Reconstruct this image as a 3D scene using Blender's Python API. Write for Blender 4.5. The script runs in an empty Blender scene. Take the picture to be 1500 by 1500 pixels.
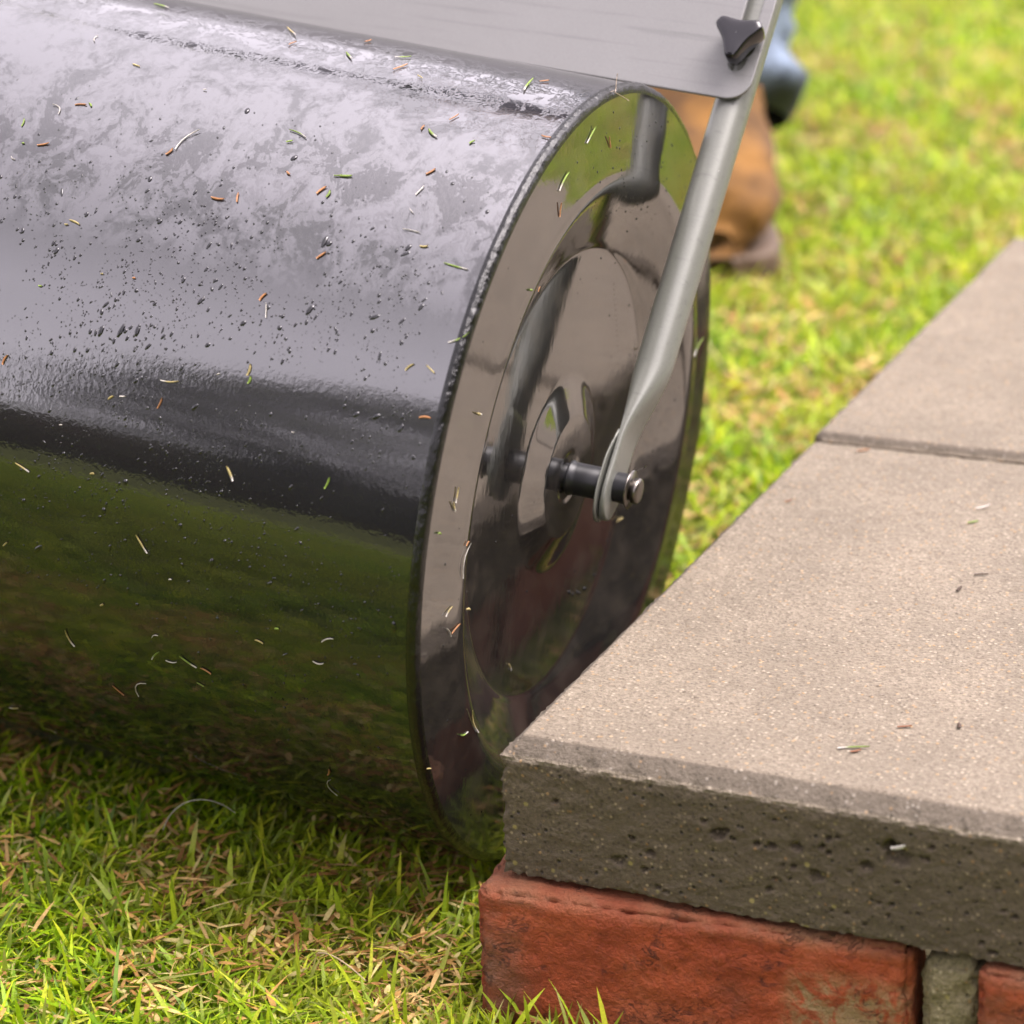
import bpy, bmesh, math, random
import numpy as np
from mathutils import Vector, Matrix

S = bpy.context.scene
COL = S.collection
rnd = random.Random(7)
rng = np.random.default_rng(11)

# ------------------------------------------------------------------ camera
CAM_ROT = np.array([[0.8951951, -0.13042081, 0.42616445],
                    [0.44238028, 0.37607819, -0.81416514],
                    [-0.05408708, 0.9173634, 0.39435895]])
CAM_LOC = Vector((0.50261, -1.03746, 0.56327))
cd = bpy.data.cameras.new("camera")
cam = bpy.data.objects.new("camera", cd)
COL.objects.link(cam)
mw = Matrix([list(CAM_ROT[i]) + [CAM_LOC[i]] for i in range(3)] + [[0, 0, 0, 1]])
cam.matrix_world = mw
cd.sensor_width = 36.0
cd.lens = 4219.6 / 1500 * 36
cd.shift_x = 149.5 / 1500
cd.shift_y = 151.9 / 1500
cd.clip_start = 0.05
cd.clip_end = 500
cd.dof.use_dof = True
cd.dof.focus_distance = 1.335
cd.dof.aperture_fstop = 7.6
S.camera = cam

# ------------------------------------------------------------------ world, sun, exposure
SUN_DIR = Vector((0.42, 0.16, 0.89)).normalized()
SUN_EL = math.asin(SUN_DIR.z)
SUN_AZ = math.atan2(SUN_DIR.x, SUN_DIR.y)
w = bpy.data.worlds.new("World")
S.world = w
w.use_nodes = True
wn = w.node_tree
for n_ in list(wn.nodes):
    wn.nodes.remove(n_)
wo = wn.nodes.new("ShaderNodeOutputWorld")
bg = wn.nodes.new("ShaderNodeBackground")
sky = wn.nodes.new("ShaderNodeTexSky")
sky.sky_type = 'NISHITA'
sky.sun_disc = False
sky.sun_elevation = SUN_EL
sky.sun_rotation = SUN_AZ
sky.air_density = 1.0
sky.dust_density = 4.0
sky.ozone_density = 1.0
hsv = wn.nodes.new("ShaderNodeHueSaturation")
hsv.inputs["Saturation"].default_value = 0.10
wn.links.new(sky.outputs[0], hsv.inputs["Color"])
tint = wn.nodes.new("ShaderNodeMix")
tint.data_type = 'RGBA'; tint.blend_type = 'MULTIPLY'
tint.inputs[0].default_value = 1.0
tint.inputs[7].default_value = (1.05, 0.95, 1.015, 1)
wn.links.new(hsv.outputs[0], tint.inputs[6])
wn.links.new(tint.outputs[2], bg.inputs[0])
bg.inputs[1].default_value = 0.15
wn.links.new(bg.outputs[0], wo.inputs[0])

sd = bpy.data.lights.new("sun", 'SUN')
sd.energy = 0.95
sd.angle = math.radians(42)
sd.color = (1.0, 0.95, 0.87)
sun = bpy.data.objects.new("sun", sd)
COL.objects.link(sun)
sun.rotation_euler = SUN_DIR.to_track_quat('Z', 'Y').to_euler()
sun.location = SUN_DIR * 20

S.view_settings.view_transform = 'Standard'
S.view_settings.look = 'None'
S.view_settings.gamma = 1.0
S.view_settings.use_curve_mapping = False
S.view_settings.exposure = 2.3

# ------------------------------------------------------------------ helpers
def link(o, parent=None):
    COL.objects.link(o)
    if parent is not None:
        o.parent = parent
    return o

def tag(o, label=None, cat=None, group=None, kind=None):
    if label: o["label"] = label
    if cat: o["category"] = cat
    if group: o["group"] = group
    if kind: o["kind"] = kind
    return o

def empty(name, loc=(0, 0, 0), mat=None):
    o = bpy.data.objects.new(name, None)
    o.empty_display_size = 0.05
    COL.objects.link(o)
    if mat is not None:
        o.matrix_world = mat
    else:
        o.location = loc
    return o

def mesh_np(name, V, F, mats, smooth=True, parent=None, mi=None, col=None, uv=None):
    """V (n,3); F list of (k, array(m,k)) or an array"""
    me = bpy.data.meshes.new(name)
    if isinstance(F, np.ndarray):
        F = [F]
    V = np.asarray(V, dtype=np.float32)
    me.vertices.add(len(V))
    me.vertices.foreach_set("co", V.ravel())
    idx = np.concatenate([f.ravel() for f in F]).astype(np.int32)
    tot = np.concatenate([np.full(len(f), f.shape[1]) for f in F]).astype(np.int32)
    st = np.concatenate([[0], np.cumsum(tot)[:-1]]).astype(np.int32)
    me.loops.add(len(idx))
    me.loops.foreach_set("vertex_index", idx)
    me.polygons.add(len(tot))
    me.polygons.foreach_set("loop_start", st)
    me.polygons.foreach_set("loop_total", tot)
    if smooth:
        me.polygons.foreach_set("use_smooth", np.ones(len(tot), dtype=bool))
    if mi is not None:
        me.polygons.foreach_set("material_index", np.asarray(mi, dtype=np.int32))
    if col is not None:
        a = me.color_attributes.new("Col", 'FLOAT_COLOR', 'POINT')
        c4 = np.ones((len(V), 4), dtype=np.float32)
        c4[:, :3] = col
        a.data.foreach_set("color", c4.ravel())
    if uv is not None:
        l = me.uv_layers.new(name="UVMap")
        l.data.foreach_set("uv", np.asarray(uv, dtype=np.float32)[idx].ravel())
    me.update(calc_edges=True)
    me.validate()
    for m in (mats if isinstance(mats, (list, tuple)) else [mats]):
        me.materials.append(m)
    o = bpy.data.objects.new(name, me)
    link(o, parent)
    return o

def grid_faces(nu, nv, wrap_u=False, wrap_v=False, off=0):
    iu = np.arange(nu if wrap_u else nu - 1)
    iv = np.arange(nv if wrap_v else nv - 1)
    A, B = np.meshgrid(iu, iv, indexing='ij')
    A2 = (A + 1) % nu
    B2 = (B + 1) % nv
    return (np.stack([A * nv + B, A2 * nv + B, A2 * nv + B2, A * nv + B2], -1).reshape(-1, 4) + off)

def _hash(ix, iy, iz, seed):
    h = (ix * 374761393 + iy * 668265263 + iz * 2147483647 + seed * 1274126177) & 0xFFFFFFFF
    h = ((h ^ (h >> 13)) * 1274126177) & 0xFFFFFFFF
    h = h ^ (h >> 16)
    return (h & 0xFFFFFF) / float(0xFFFFFF)

def vnoise(P, seed=0):
    P = np.asarray(P, dtype=np.float64)
    i = np.floor(P).astype(np.int64)
    f = P - i
    f = f * f * (3 - 2 * f)
    r = 0
    for dx in (0, 1):
        wx = f[..., 0] if dx else 1 - f[..., 0]
        for dy in (0, 1):
            wy = f[..., 1] if dy else 1 - f[..., 1]
            for dz in (0, 1):
                wz = f[..., 2] if dz else 1 - f[..., 2]
                r = r + wx * wy * wz * _hash(i[..., 0] + dx, i[..., 1] + dy, i[..., 2] + dz, seed)
    return r * 2 - 1

def fbm(P, seed=0, oct=3):
    a, s, r = 1.0, 0.0, 0
    P = np.asarray(P, dtype=np.float64)
    for k in range(oct):
        r = r + a * vnoise(P * (2.03 ** k), seed + k * 17)
        s += a
        a *= 0.5
    return r / s

def lathe(prof, nseg=64, axis='X', cap=False):
    """prof list of (x, r) -> verts round the X axis"""
    prof = np.array(prof, dtype=float)
    th = np.linspace(0, 2 * math.pi, nseg, endpoint=False)
    X = np.repeat(prof[:, 0][:, None], nseg, 1)
    Y = prof[:, 1][:, None] * np.cos(th)[None]
    Z = prof[:, 1][:, None] * np.sin(th)[None]
    V = np.stack([X, Y, Z], -1).reshape(-1, 3)
    F = grid_faces(len(prof), nseg, wrap_v=True)
    return V, F

# ------------------------------------------------------------------ materials
def new_mat(name):
    m = bpy.data.materials.new(name)
    m.use_nodes = True
    nt = m.node_tree
    b = nt.nodes["Principled BSDF"]
    return m, nt, b

class NB:
    """tiny node-building helper"""
    def __init__(s, nt): s.nt = nt
    def n(s, typ, **kw):
        x = s.nt.nodes.new(typ)
        for k, v in kw.items():
            if k.startswith("_"): setattr(x, k[1:], v)
            else: x.inputs[k.replace("0_", " ")].default_value = v
        return x
    def l(s, a, b): s.nt.links.new(a, b)
    def coord(s, out="Object"):
        return s.n("ShaderNodeTexCoord").outputs[out]
    def mapping(s, vec, scale=(1, 1, 1), loc=(0, 0, 0)):
        m = s.n("ShaderNodeMapping")
        m.inputs["Scale"].default_value = scale
        m.inputs["Location"].default_value = loc
        s.l(vec, m.inputs["Vector"])
        return m.outputs[0]
    def noise(s, vec, scale, detail=4, rough=0.55, dist=0.0):
        x = s.n("ShaderNodeTexNoise")
        x.inputs["Scale"].default_value = scale
        x.inputs["Detail"].default_value = detail
        x.inputs["Roughness"].default_value = rough
        x.inputs["Distortion"].default_value = dist
        s.l(vec, x.inputs["Vector"])
        return x.outputs["Fac"]
    def voro(s, vec, scale, feature='F1', out="Distance", rnd=1.0):
        x = s.n("ShaderNodeTexVoronoi")
        x.feature = feature
        x.inputs["Scale"].default_value = scale
        x.inputs["Randomness"].default_value = rnd
        s.l(vec, x.inputs["Vector"])
        return x.outputs[out]
    def ramp(s, fac, pts):
        x = s.n("ShaderNodeValToRGB")
        e = x.color_ramp.elements
        while len(e) < len(pts): e.new(0.5)
        for q, (p, c) in zip(e, pts):
            q.position = p
            q.color = (c, c, c, 1) if isinstance(c, (int, float)) else (*c, 1)
        s.l(fac, x.inputs[0])
        return x.outputs[0]
    def mix(s, fac, a, b, typ='MIX'):
        x = s.n("ShaderNodeMix")
        x.data_type = 'RGBA'
        x.blend_type = typ
        for sock, v in ((x.inputs[0], fac), (x.inputs[6], a), (x.inputs[7], b)):
            if isinstance(v, (int, float)): sock.default_value = v
            elif isinstance(v, tuple): sock.default_value = (*v, 1)
            else: s.l(v, sock)
        return x.outputs[2]
    def math(s, op, a, b=0.0, clamp=False):
        x = s.n("ShaderNodeMath")
        x.operation = op
        x.use_clamp = clamp
        for sock, v in ((x.inputs[0], a), (x.inputs[1], b)):
            if isinstance(v, (int, float)): sock.default_value = v
            else: s.l(v, sock)
        return x.outputs[0]
    def bump(s, h, strength, dist, normal=None):
        x = s.n("ShaderNodeBump")
        x.inputs["Strength"].default_value = strength
        x.inputs["Distance"].default_value = dist
        s.l(h, x.inputs["Height"])
        if normal is not None: s.l(normal, x.inputs["Normal"])
        return x.outputs[0]

def set_in(b, **kw):
    for k, v in kw.items():
        k = k.replace("_", " ")
        if isinstance(v, tuple): v = (*v, 1)
        b.inputs[k].default_value = v

def mat_plain(name, col, rough=0.5, metal=0.0, ior=1.5, coat=0.0):
    m, nt, b = new_mat(name)
    set_in(b, Base_Color=col, Roughness=rough, Metallic=metal, IOR=ior)
    b.inputs["Coat Weight"].default_value = coat
    nb = NB(nt)
    nz = nb.noise(nb.coord(), 60, 4)
    k = nb.mix(nb.ramp(nz, [(0.3, 0.0), (0.7, 1.0)]), tuple(c * 0.88 for c in col), tuple(min(1, c * 1.1) for c in col))
    nb.l(k, b.inputs["Base Color"])
    return m

def mat_drum():
    m, nt, b = new_mat("black_wet_enamel")
    nb = NB(nt)
    uv = nb.coord("UV")
    obj = nb.coord("Object")
    sep = nb.n("ShaderNodeSeparateXYZ"); nb.l(uv, sep.inputs[0])
    arc = sep.outputs["Y"]
    # zone where the water lies as a film (upper flank of the drum)
    zone = nb.ramp(nb.math('MULTIPLY', arc, 3.0, True), [(0.34, 0.0), (0.46, 0.72), (0.60, 1.0), (0.95, 1.0)])
    uvs = nb.mapping(uv, (1.0, 0.8, 1.0))
    n1 = nb.noise(uvs, 44, 8, 0.66, 0.7)
    n2 = nb.noise(uvs, 190, 6, 0.65, 1.2)
    f = nb.math('ADD', nb.math('MULTIPLY', n1, 0.66), nb.math('MULTIPLY', n2, 0.34))
    band = nb.ramp(nb.math('MULTIPLY', arc, 3.0, True), [(0.44, 0.0), (0.53, 1.0), (0.60, 1.0), (0.72, 0.0)])
    film = nb.ramp(nb.math('SUBTRACT', f, nb.math('MULTIPLY', band, 0.035)), [(0.44, 0.0), (0.462, 0.5), (0.505, 0.66), (0.522, 0.95), (0.60, 1.0)])
    sky_sheen = nb.ramp(nb.math('MULTIPLY', arc, 3.0, True), [(0.05, 0.0), (0.25, 1.0)])  # painted sheen: reflectivity raised up the flank to brighten the mirrored sky
    film_and_sheen = nb.math('MULTIPLY', nb.math('MAXIMUM', nb.math('MULTIPLY', film, zone), nb.math('SUBTRACT', 0.72, zone, True)), sky_sheen)
    top = nb.ramp(nb.math('MULTIPLY', arc, 2.5, True), [(0.80, 0.0), (0.86, 1.0)])  # reflectivity cut at the top so the mirrored scraper plate stays dark
    body = nb.math('SUBTRACT', 1.0, nb.math('MULTIPLY', top, 0.85))
    film_and_sheen = nb.math('MULTIPLY', film_and_sheen, body)
    high = nb.math('MULTIPLY', nb.ramp(nb.math('MULTIPLY', arc, 3.0, True), [(0.5, 0.0), (0.85, 1.0)]), body)  # extra reflectivity painted in for the white sky band
    edge = nb.ramp(f, [(0.42, 0.0), (0.445, 1.0), (0.465, 0.0), (0.49, 0.0), (0.507, 0.8), (0.525, 0.0)])
    nb.l(nb.mix(film_and_sheen, (0.006, 0.006, 0.007), (0.018, 0.017, 0.021)), b.inputs["Base Color"])
    smear = nb.noise(nb.mapping(uv, (60, 6, 1)), 1.0, 4)
    r0 = nb.math('ADD', 0.03, nb.math('MULTIPLY', smear, 0.05))
    nb.l(nb.math('ADD', r0, nb.math('MULTIPLY', film_and_sheen, 0.035)), b.inputs["Roughness"])
    ior = nb.math('ADD', nb.math('ADD', 1.62, nb.math('MULTIPLY', sky_sheen, 0.30)), nb.math('ADD', nb.math('MULTIPLY', film_and_sheen, 0.64), nb.math('MULTIPLY', high, 0.75)))
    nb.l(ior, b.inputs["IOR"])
    # relief: orange peel, film edges
    peel = nb.noise(uv, 420, 2)
    h1 = nb.bump(peel, 0.10, 0.0004)
    run = nb.noise(nb.mapping(uv, (260, 70, 1)), 1.0, 3)
    h2 = nb.bump(run, 0.022, 0.0006, h1)
    h3 = nb.bump(nb.math('MULTIPLY', f, zone), 0.025, 0.003, h2)
    h4 = nb.bump(nb.math('MULTIPLY', edge, zone), 0.16, 0.0005, h3)
    nb.l(h4, b.inputs["Normal"])
    return m

def mat_rim():
    m, nt, b = new_mat("black_folded_rim")
    nb = NB(nt)
    obj = nb.coord()
    set_in(b, Base_Color=(0.004, 0.004, 0.004), Roughness=0.12, IOR=1.42)
    n1 = nb.noise(obj, 120, 6, 0.7)
    n2 = nb.voro(obj, 330)
    h = nb.bump(n1, 0.35, 0.004)
    nb.l(nb.bump(n2, 0.12, 0.0012, h), b.inputs["Normal"])
    return m

def mat_endplate():
    m, nt, b = new_mat("black_gloss_enamel")
    nb = NB(nt)
    obj = nb.coord()
    sep = nb.n("ShaderNodeSeparateXYZ"); nb.l(obj, sep.inputs[0])
    dirt = nb.noise(obj, 55, 6, 0.65)
    d = nb.ramp(dirt, [(0.45, 0.0), (0.75, 1.0)])
    nb.l(nb.mix(d, (0.010, 0.0095, 0.009), (0.028, 0.024, 0.02)), b.inputs["Base Color"])
    nb.l(nb.math('ADD', 0.05, nb.math('MULTIPLY', d, 0.09)), b.inputs["Roughness"])
    b.inputs["IOR"].default_value = 3.1
    n1 = nb.noise(nb.mapping(obj, (260, 260, 120)), 1.0, 3)
    nb.l(nb.bump(n1, 0.045, 0.0009), b.inputs["Normal"])
    return m

def mat_greypaint(name="silver_grey_paint", col=(0.150, 0.148, 0.144)):
    m, nt, b = new_mat(name)
    nb = NB(nt)
    obj = nb.coord()
    fl = nb.noise(obj, 2600, 2)
    big = nb.noise(obj, 14, 5, 0.6)
    scr = nb.noise(nb.mapping(obj, (9, 260, 260)), 1.0, 4, 0.6, 0.3)
    c = nb.mix(nb.ramp(fl, [(0.35, 0.0), (0.65, 1.0)]), tuple(x * 0.86 for x in col), tuple(x * 1.12 for x in col))
    c = nb.mix(nb.ramp(big, [(0.35, 0.25), (0.7, 0.0)]), c, tuple(x * 0.72 for x in col))
    c = nb.mix(nb.ramp(scr, [(0.57, 0.0), (0.70, 0.42)]), c, tuple(x * 0.5 for x in col))
    nb.l(c, b.inputs["Base Color"])
    set_in(b, Roughness=0.34, Metallic=0.25, IOR=1.55)
    nb.l(nb.bump(nb.noise(obj, 900, 2), 0.05, 0.0004), b.inputs["Normal"])
    return m

def mat_concrete(name, dark, mid, light, speck, pits=0.0, bump=0.5, moss=0.0):
    m, nt, b = new_mat(name)
    nb = NB(nt)
    obj = nb.coord()
    g = nb.noise(obj, 520, 3, 0.7)
    c = nb.ramp(g, [(0.30, dark), (0.5, mid), (0.70, light)])
    big = nb.noise(obj, 13, 6, 0.62)
    c = nb.mix(nb.ramp(big, [(0.36, 0.50), (0.62, 0.0)]), c, tuple(x * 0.62 for x in mid))
    stain = nb.noise(nb.mapping(obj, (1, 1, 1), (0.37, 0.11, 0.2)), 4.6, 5, 0.6)
    c = nb.mix(nb.ramp(stain, [(0.50, 0.0), (0.66, 0.38)]), c, tuple(x * 0.70 for x in mid))
    # bright and dark sand grains
    v = nb.voro(obj, 430, 'F1', "Color")
    vs = nb.n("ShaderNodeSeparateColor"); nb.l(v, vs.inputs[0])
    vd = nb.voro(obj, 430, 'F1', "Distance")
    inside = nb.ramp(vd, [(0.22, 1.0), (0.42, 0.0)])
    c = nb.mix(nb.math('MULTIPLY', inside, nb.ramp(vs.outputs[0], [(0.70, 0.0), (0.80, 0.75)])), c, speck)
    c = nb.mix(nb.math('MULTIPLY', inside, nb.ramp(vs.outputs[1], [(0.72, 0.0), (0.8, 0.6)])), c, tuple(x * 0.45 for x in dark))
    c = nb.mix(nb.math('MULTIPLY', inside, nb.ramp(vs.outputs[2], [(0.93, 0.0), (0.95, 0.6)])), c, (speck[0], speck[1] * 0.72, speck[2] * 0.42))
    if moss:
        mo = nb.noise(obj, 30, 5, 0.6)
        c = nb.mix(nb.ramp(mo, [(0.5, 0.0), (0.7, moss)]), c, (0.058, 0.052, 0.022))
        # scattered yellow-green lichen specks
        v2 = nb.voro(obj, 160, 'F1', "Color")
        s2 = nb.n("ShaderNodeSeparateColor"); nb.l(v2, s2.inputs[0])
        i2 = nb.ramp(nb.voro(obj, 160, 'F1', "Distance"), [(0.12, 1.0), (0.25, 0.0)])
        c = nb.mix(nb.math('MULTIPLY', i2, nb.ramp(s2.outputs[0], [(0.86, 0.0), (0.88, 0.6)])), c, (0.26, 0.22, 0.07))
    hgt = nb.math('ADD', nb.math('MULTIPLY', g, 0.6), nb.math('MULTIPLY', nb.noise(obj, 1100, 2), 0.4))
    hgt = nb.math('SUBTRACT', hgt, nb.math('MULTIPLY', vd, 0.35))
    if pits:
        pv = nb.voro(obj, 210, 'F1', "Color")
        ps = nb.n("ShaderNodeSeparateColor"); nb.l(pv, ps.inputs[0])
        pd = nb.ramp(nb.voro(obj, 210, 'F1', "Distance"), [(0.10, 1.0), (0.24, 0.0)])
        pm = nb.math('MULTIPLY', pd, nb.ramp(ps.outputs[1], [(0.87, 0.0), (0.89, 1.0)]))
        c = nb.mix(nb.math('MULTIPLY', pm, pits), c, (0.016, 0.013, 0.010))
        hgt = nb.math('SUBTRACT', hgt, nb.math('MULTIPLY', pm, 1.2))
    nb.l(c, b.inputs["Base Color"])
    set_in(b, Roughness=0.85)
    b.inputs["Specular IOR Level"].default_value = 0.3
    nb.l(nb.bump(hgt, bump, 0.0016), b.inputs["Normal"])
    return m

def mat_brick(name, smear=0.0):
    m, nt, b = new_mat(name)
    nb = NB(nt)
    obj = nb.coord()
    big = nb.noise(obj, 22, 6, 0.62, 0.3)
    fine = nb.noise(obj, 260, 4, 0.6)
    c = nb.ramp(big, [(0.3, (0.165, 0.028, 0.009)), (0.5, (0.245, 0.048, 0.0145)), (0.72, (0.30, 0.080, 0.032))])
    c = nb.mix(nb.ramp(fine, [(0.3, 0.45), (0.55, 0.0)]), c, (0.10, 0.020, 0.009))
    pale = nb.noise(obj, 75, 5, 0.65)
    c = nb.mix(nb.ramp(pale, [(0.58, 0.0), (0.74, 0.5)]), c, (0.19, 0.07, 0.04))
    # weathered grey-brown patches
    gr = nb.noise(nb.mapping(obj, (1, 1, 1), (3.1, 0.7, 1.9)), 28, 5, 0.6)
    c = nb.mix(nb.ramp(gr, [(0.60, 0.0), (0.74, 0.42)]), c, (0.06, 0.034, 0.022))
    if smear:
        sep = nb.n("ShaderNodeSeparateXYZ"); nb.l(obj, sep.inputs[0])
        xr = nb.ramp(nb.math('MULTIPLY', sep.outputs[0], 5.0, True), [(0.70, 0.0), (0.76, 1.0), (0.97, 1.0), (1.0, 0.3)])
        sm = nb.noise(obj, 95, 6, 0.7, 0.6)
        zl = nb.ramp(nb.math('ADD', nb.math('MULTIPLY', sep.outputs[2], 12.0), 0.0, True), [(0.55, 1.0), (0.72, 0.0)])
        k = nb.math('MULTIPLY', nb.math('MULTIPLY', xr, zl), nb.ramp(sm, [(0.44, 0.0), (0.56, smear)]))
        c = nb.mix(k, c, (0.21, 0.155, 0.075))
    cr = nb.noise(nb.mapping(obj, (1, 1, 1.8)), 58, 6, 0.7, 0.9)
    dis = nb.noise(nb.mapping(obj, (1, 1, 1), (0.3, 0.2, 0.1)), 42, 4, 0.6)
    line = nb.ramp(nb.math('ABSOLUTE', nb.math('SUBTRACT', cr, 0.5)), [(0.0, 1.0), (0.016, 0.0)])
    crk = nb.math('MULTIPLY', line, nb.ramp(dis, [(0.53, 0.0), (0.60, 1.0)]))
    c = nb.mix(nb.math('MULTIPLY', crk, 0.8), c, (0.05, 0.02, 0.012))
    sz = nb.n("ShaderNodeSeparateXYZ"); nb.l(obj, sz.inputs[0])
    dust = nb.math('MULTIPLY', nb.ramp(nb.math('MULTIPLY', sz.outputs[2], 10.0), [(0.655, 0.0), (0.72, 0.8)]), nb.ramp(big, [(0.35, 0.3), (0.6, 1.0)]))
    c = nb.mix(dust, c, (0.15, 0.085, 0.045))
    lx = nb.math('MULTIPLY', nb.ramp(nb.math('MULTIPLY', sz.outputs[0], 10.0, True), [(0.05, 1.0), (0.32, 0.0)]), nb.ramp(gr, [(0.42, 0.0), (0.60, 0.8)]))
    c = nb.mix(lx, c, (0.11, 0.065, 0.040))
    nb.l(c, b.inputs["Base Color"])
    set_in(b, Roughness=0.8)
    b.inputs["Specular IOR Level"].default_value = 0.3
    grit = nb.noise(obj, 780, 3, 0.7)
    h = nb.math('SUBTRACT', nb.math('ADD', nb.math('ADD', nb.math('MULTIPLY', fine, 0.5), nb.math('MULTIPLY', grit, 0.28)), nb.math('MULTIPLY', pale, 0.7)), nb.math('MULTIPLY', crk, 1.4))
    nb.l(nb.bump(h, 0.9, 0.004), b.inputs["Normal"])
    return m

def mat_leafy(name, trans=0.45, rough=0.45):
    m, nt, b = new_mat(name)
    nb = NB(nt)
    at = nb.n("ShaderNodeAttribute"); at.attribute_name = "Col"
    obj = nb.coord()
    streak = nb.noise(obj, 700, 2)
    c = nb.mix(nb.ramp(streak, [(0.3, 0.30), (0.7, 0.0)]), at.outputs["Color"], (0.05, 0.05, 0.01))
    nb.l(c, b.inputs["Base Color"])
    set_in(b, Roughness=rough)
    b.inputs["Specular IOR Level"].default_value = 0.35
    tr = nb.n("ShaderNodeBsdfTranslucent")
    nb.l(c, tr.inputs[0])
    mx = nb.n("ShaderNodeMixShader")
    mx.inputs[0].default_value = trans
    nb.l(b.outputs[0], mx.inputs[1]); nb.l(tr.outputs[0], mx.inputs[2])
    out = [n for n in nt.nodes if n.type == 'OUTPUT_MATERIAL'][0]
    nb.l(mx.outputs[0], out.inputs[0])
    return m

def mat_ground():
    m, nt, b = new_mat("lawn_soil")
    nb = NB(nt)
    obj = nb.coord()
    a = nb.noise(obj, 160, 5, 0.7)
    g = nb.noise(obj, 9, 6, 0.65)
    far = nb.noise(obj, 45, 5, 0.7)
    c = nb.ramp(a, [(0.3, (0.035, 0.03, 0.012)), (0.55, (0.11, 0.11, 0.03)), (0.75, (0.20, 0.16, 0.07))])
    c = nb.mix(nb.ramp(g, [(0.35, 0.9), (0.6, 0.6)]), c, nb.ramp(far, [(0.35, (0.060, 0.092, 0.008)), (0.65, (0.165, 0.185, 0.022))]))
    nb.l(c, b.inputs["Base Color"])
    set_in(b, Roughness=0.95)
    nb.l(nb.bump(a, 0.8, 0.006), b.inputs["Normal"])
    return m

def mat_cloth(name, a, c2, scale=40, weave=900, hem=0.0):
    m, nt, b = new_mat(name)
    nb = NB(nt)
    obj = nb.coord()
    n1 = nb.noise(obj, scale, 5, 0.6)
    n2 = nb.noise(obj, weave, 2)
    c = nb.ramp(n1, [(0.35, a), (0.65, c2)])
    c = nb.mix(nb.ramp(n2, [(0.35, 0.25), (0.65, 0.0)]), c, tuple(x * 0.5 for x in a))
    if hem:
        sz = nb.n("ShaderNodeSeparateXYZ"); nb.l(obj, sz.inputs[0])
        c = nb.mix(nb.ramp(nb.math("MULTIPLY", sz.outputs[2], 5.0, True), [(hem * 5 - 0.03, 0.85), (hem * 5 + 0.04, 0.0)]), c, (0.018, 0.026, 0.032))
    nb.l(c, b.inputs["Base Color"])
    set_in(b, Roughness=0.9)
    nb.l(nb.bump(n1, 0.4, 0.006), b.inputs["Normal"])
    return m

M_DRUM = mat_drum()
M_END = mat_endplate()
M_RIM = mat_rim()
M_GREY = mat_greypaint()
M_TUBE = mat_greypaint("silver_grey_tube_paint", (0.142, 0.145, 0.126))
M_BLACK = mat_plain("black_plastic", (0.008, 0.008, 0.009), 0.38, ior=1.4)
M_KNOB = mat_plain("gloss_black_knob", (0.006, 0.005, 0.007), 0.05, ior=1.5)
M_STEEL = mat_plain("bright_steel", (0.14, 0.128, 0.116), 0.30, 1.0)
M_DROP = mat_plain("water_on_black", (0.005, 0.005, 0.006), 0.02, ior=1.55)
M_WATER = mat_plain("clear_water", (0.9, 0.9, 0.9), 0.0, ior=1.33)
M_WATER.node_tree.nodes["Principled BSDF"].inputs["Transmission Weight"].default_value = 1.0
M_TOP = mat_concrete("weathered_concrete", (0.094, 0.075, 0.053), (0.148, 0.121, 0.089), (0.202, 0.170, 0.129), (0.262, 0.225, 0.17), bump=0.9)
M_EDGE = mat_concrete("darker_concrete_edge", (0.068, 0.054, 0.040), (0.104, 0.085, 0.064), (0.140, 0.116, 0.090), (0.20, 0.175, 0.145), bump=0.6)  # darker concrete tone for the chamfer faces
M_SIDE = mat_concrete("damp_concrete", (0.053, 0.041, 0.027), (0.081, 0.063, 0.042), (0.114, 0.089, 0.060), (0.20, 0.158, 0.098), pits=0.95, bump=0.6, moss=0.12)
M_BRICK = mat_brick("red_clay", 0.0)
M_BRICK2 = mat_brick("red_clay_with_mortar_smear", 0.85)
M_BRICK3 = mat_plain("shade_darkened_brick", (0.13, 0.034, 0.014), 0.9)  # brick colour darkened to hold the shade under the slab overhang
M_MORTAR = mat_concrete("green_grey_mortar", (0.09, 0.077, 0.040), (0.165, 0.14, 0.076), (0.22, 0.19, 0.11), (0.28, 0.245, 0.15), pits=0.5, bump=0.9, moss=0.25)
M_GRASS = mat_leafy("grass_blades", 0.5)
M_STRAW = mat_leafy("dry_thatch", 0.25, 0.7)
M_CLIP = mat_leafy("grass_clipping", 0.15, 0.5)
M_GROUND = mat_ground()
M_JEANS = mat_cloth("washed_blue_denim", (0.022, 0.032, 0.044), (0.26, 0.33, 0.44), 20, hem=0.125)
M_SUEDE = mat_cloth("tan_suede", (0.028, 0.011, 0.002), (0.18, 0.082, 0.011), 17)
M_SOLE = mat_plain("pale_rubber_sole", (0.06, 0.034, 0.016), 0.7)
M_SKIN = mat_plain("skin", (0.42, 0.24, 0.17), 0.5)
M_SHIRT = mat_cloth("dark_cotton", (0.03, 0.035, 0.05), (0.06, 0.07, 0.09), 20)
M_HEDGE = mat_leafy("hedge_leaves", 0.2)
M_WOOD = mat_plain("dark_wood", (0.05, 0.035, 0.022), 0.9)

# ------------------------------------------------------------------ ground
def lawn_z(x, y):
    x = np.asarray(x, dtype=float); y = np.asarray(y, dtype=float)
    tilt = 0.10 * np.tanh(np.clip(-x, 0, None) / 1.0)
    P = np.stack([x * 7, y * 7, np.zeros_like(x)], -1)
    return -0.136 + tilt + 0.005 * fbm(P, 5, 3) * np.clip((np.abs(x) + np.abs(y)), 0.2, 1)

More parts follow.
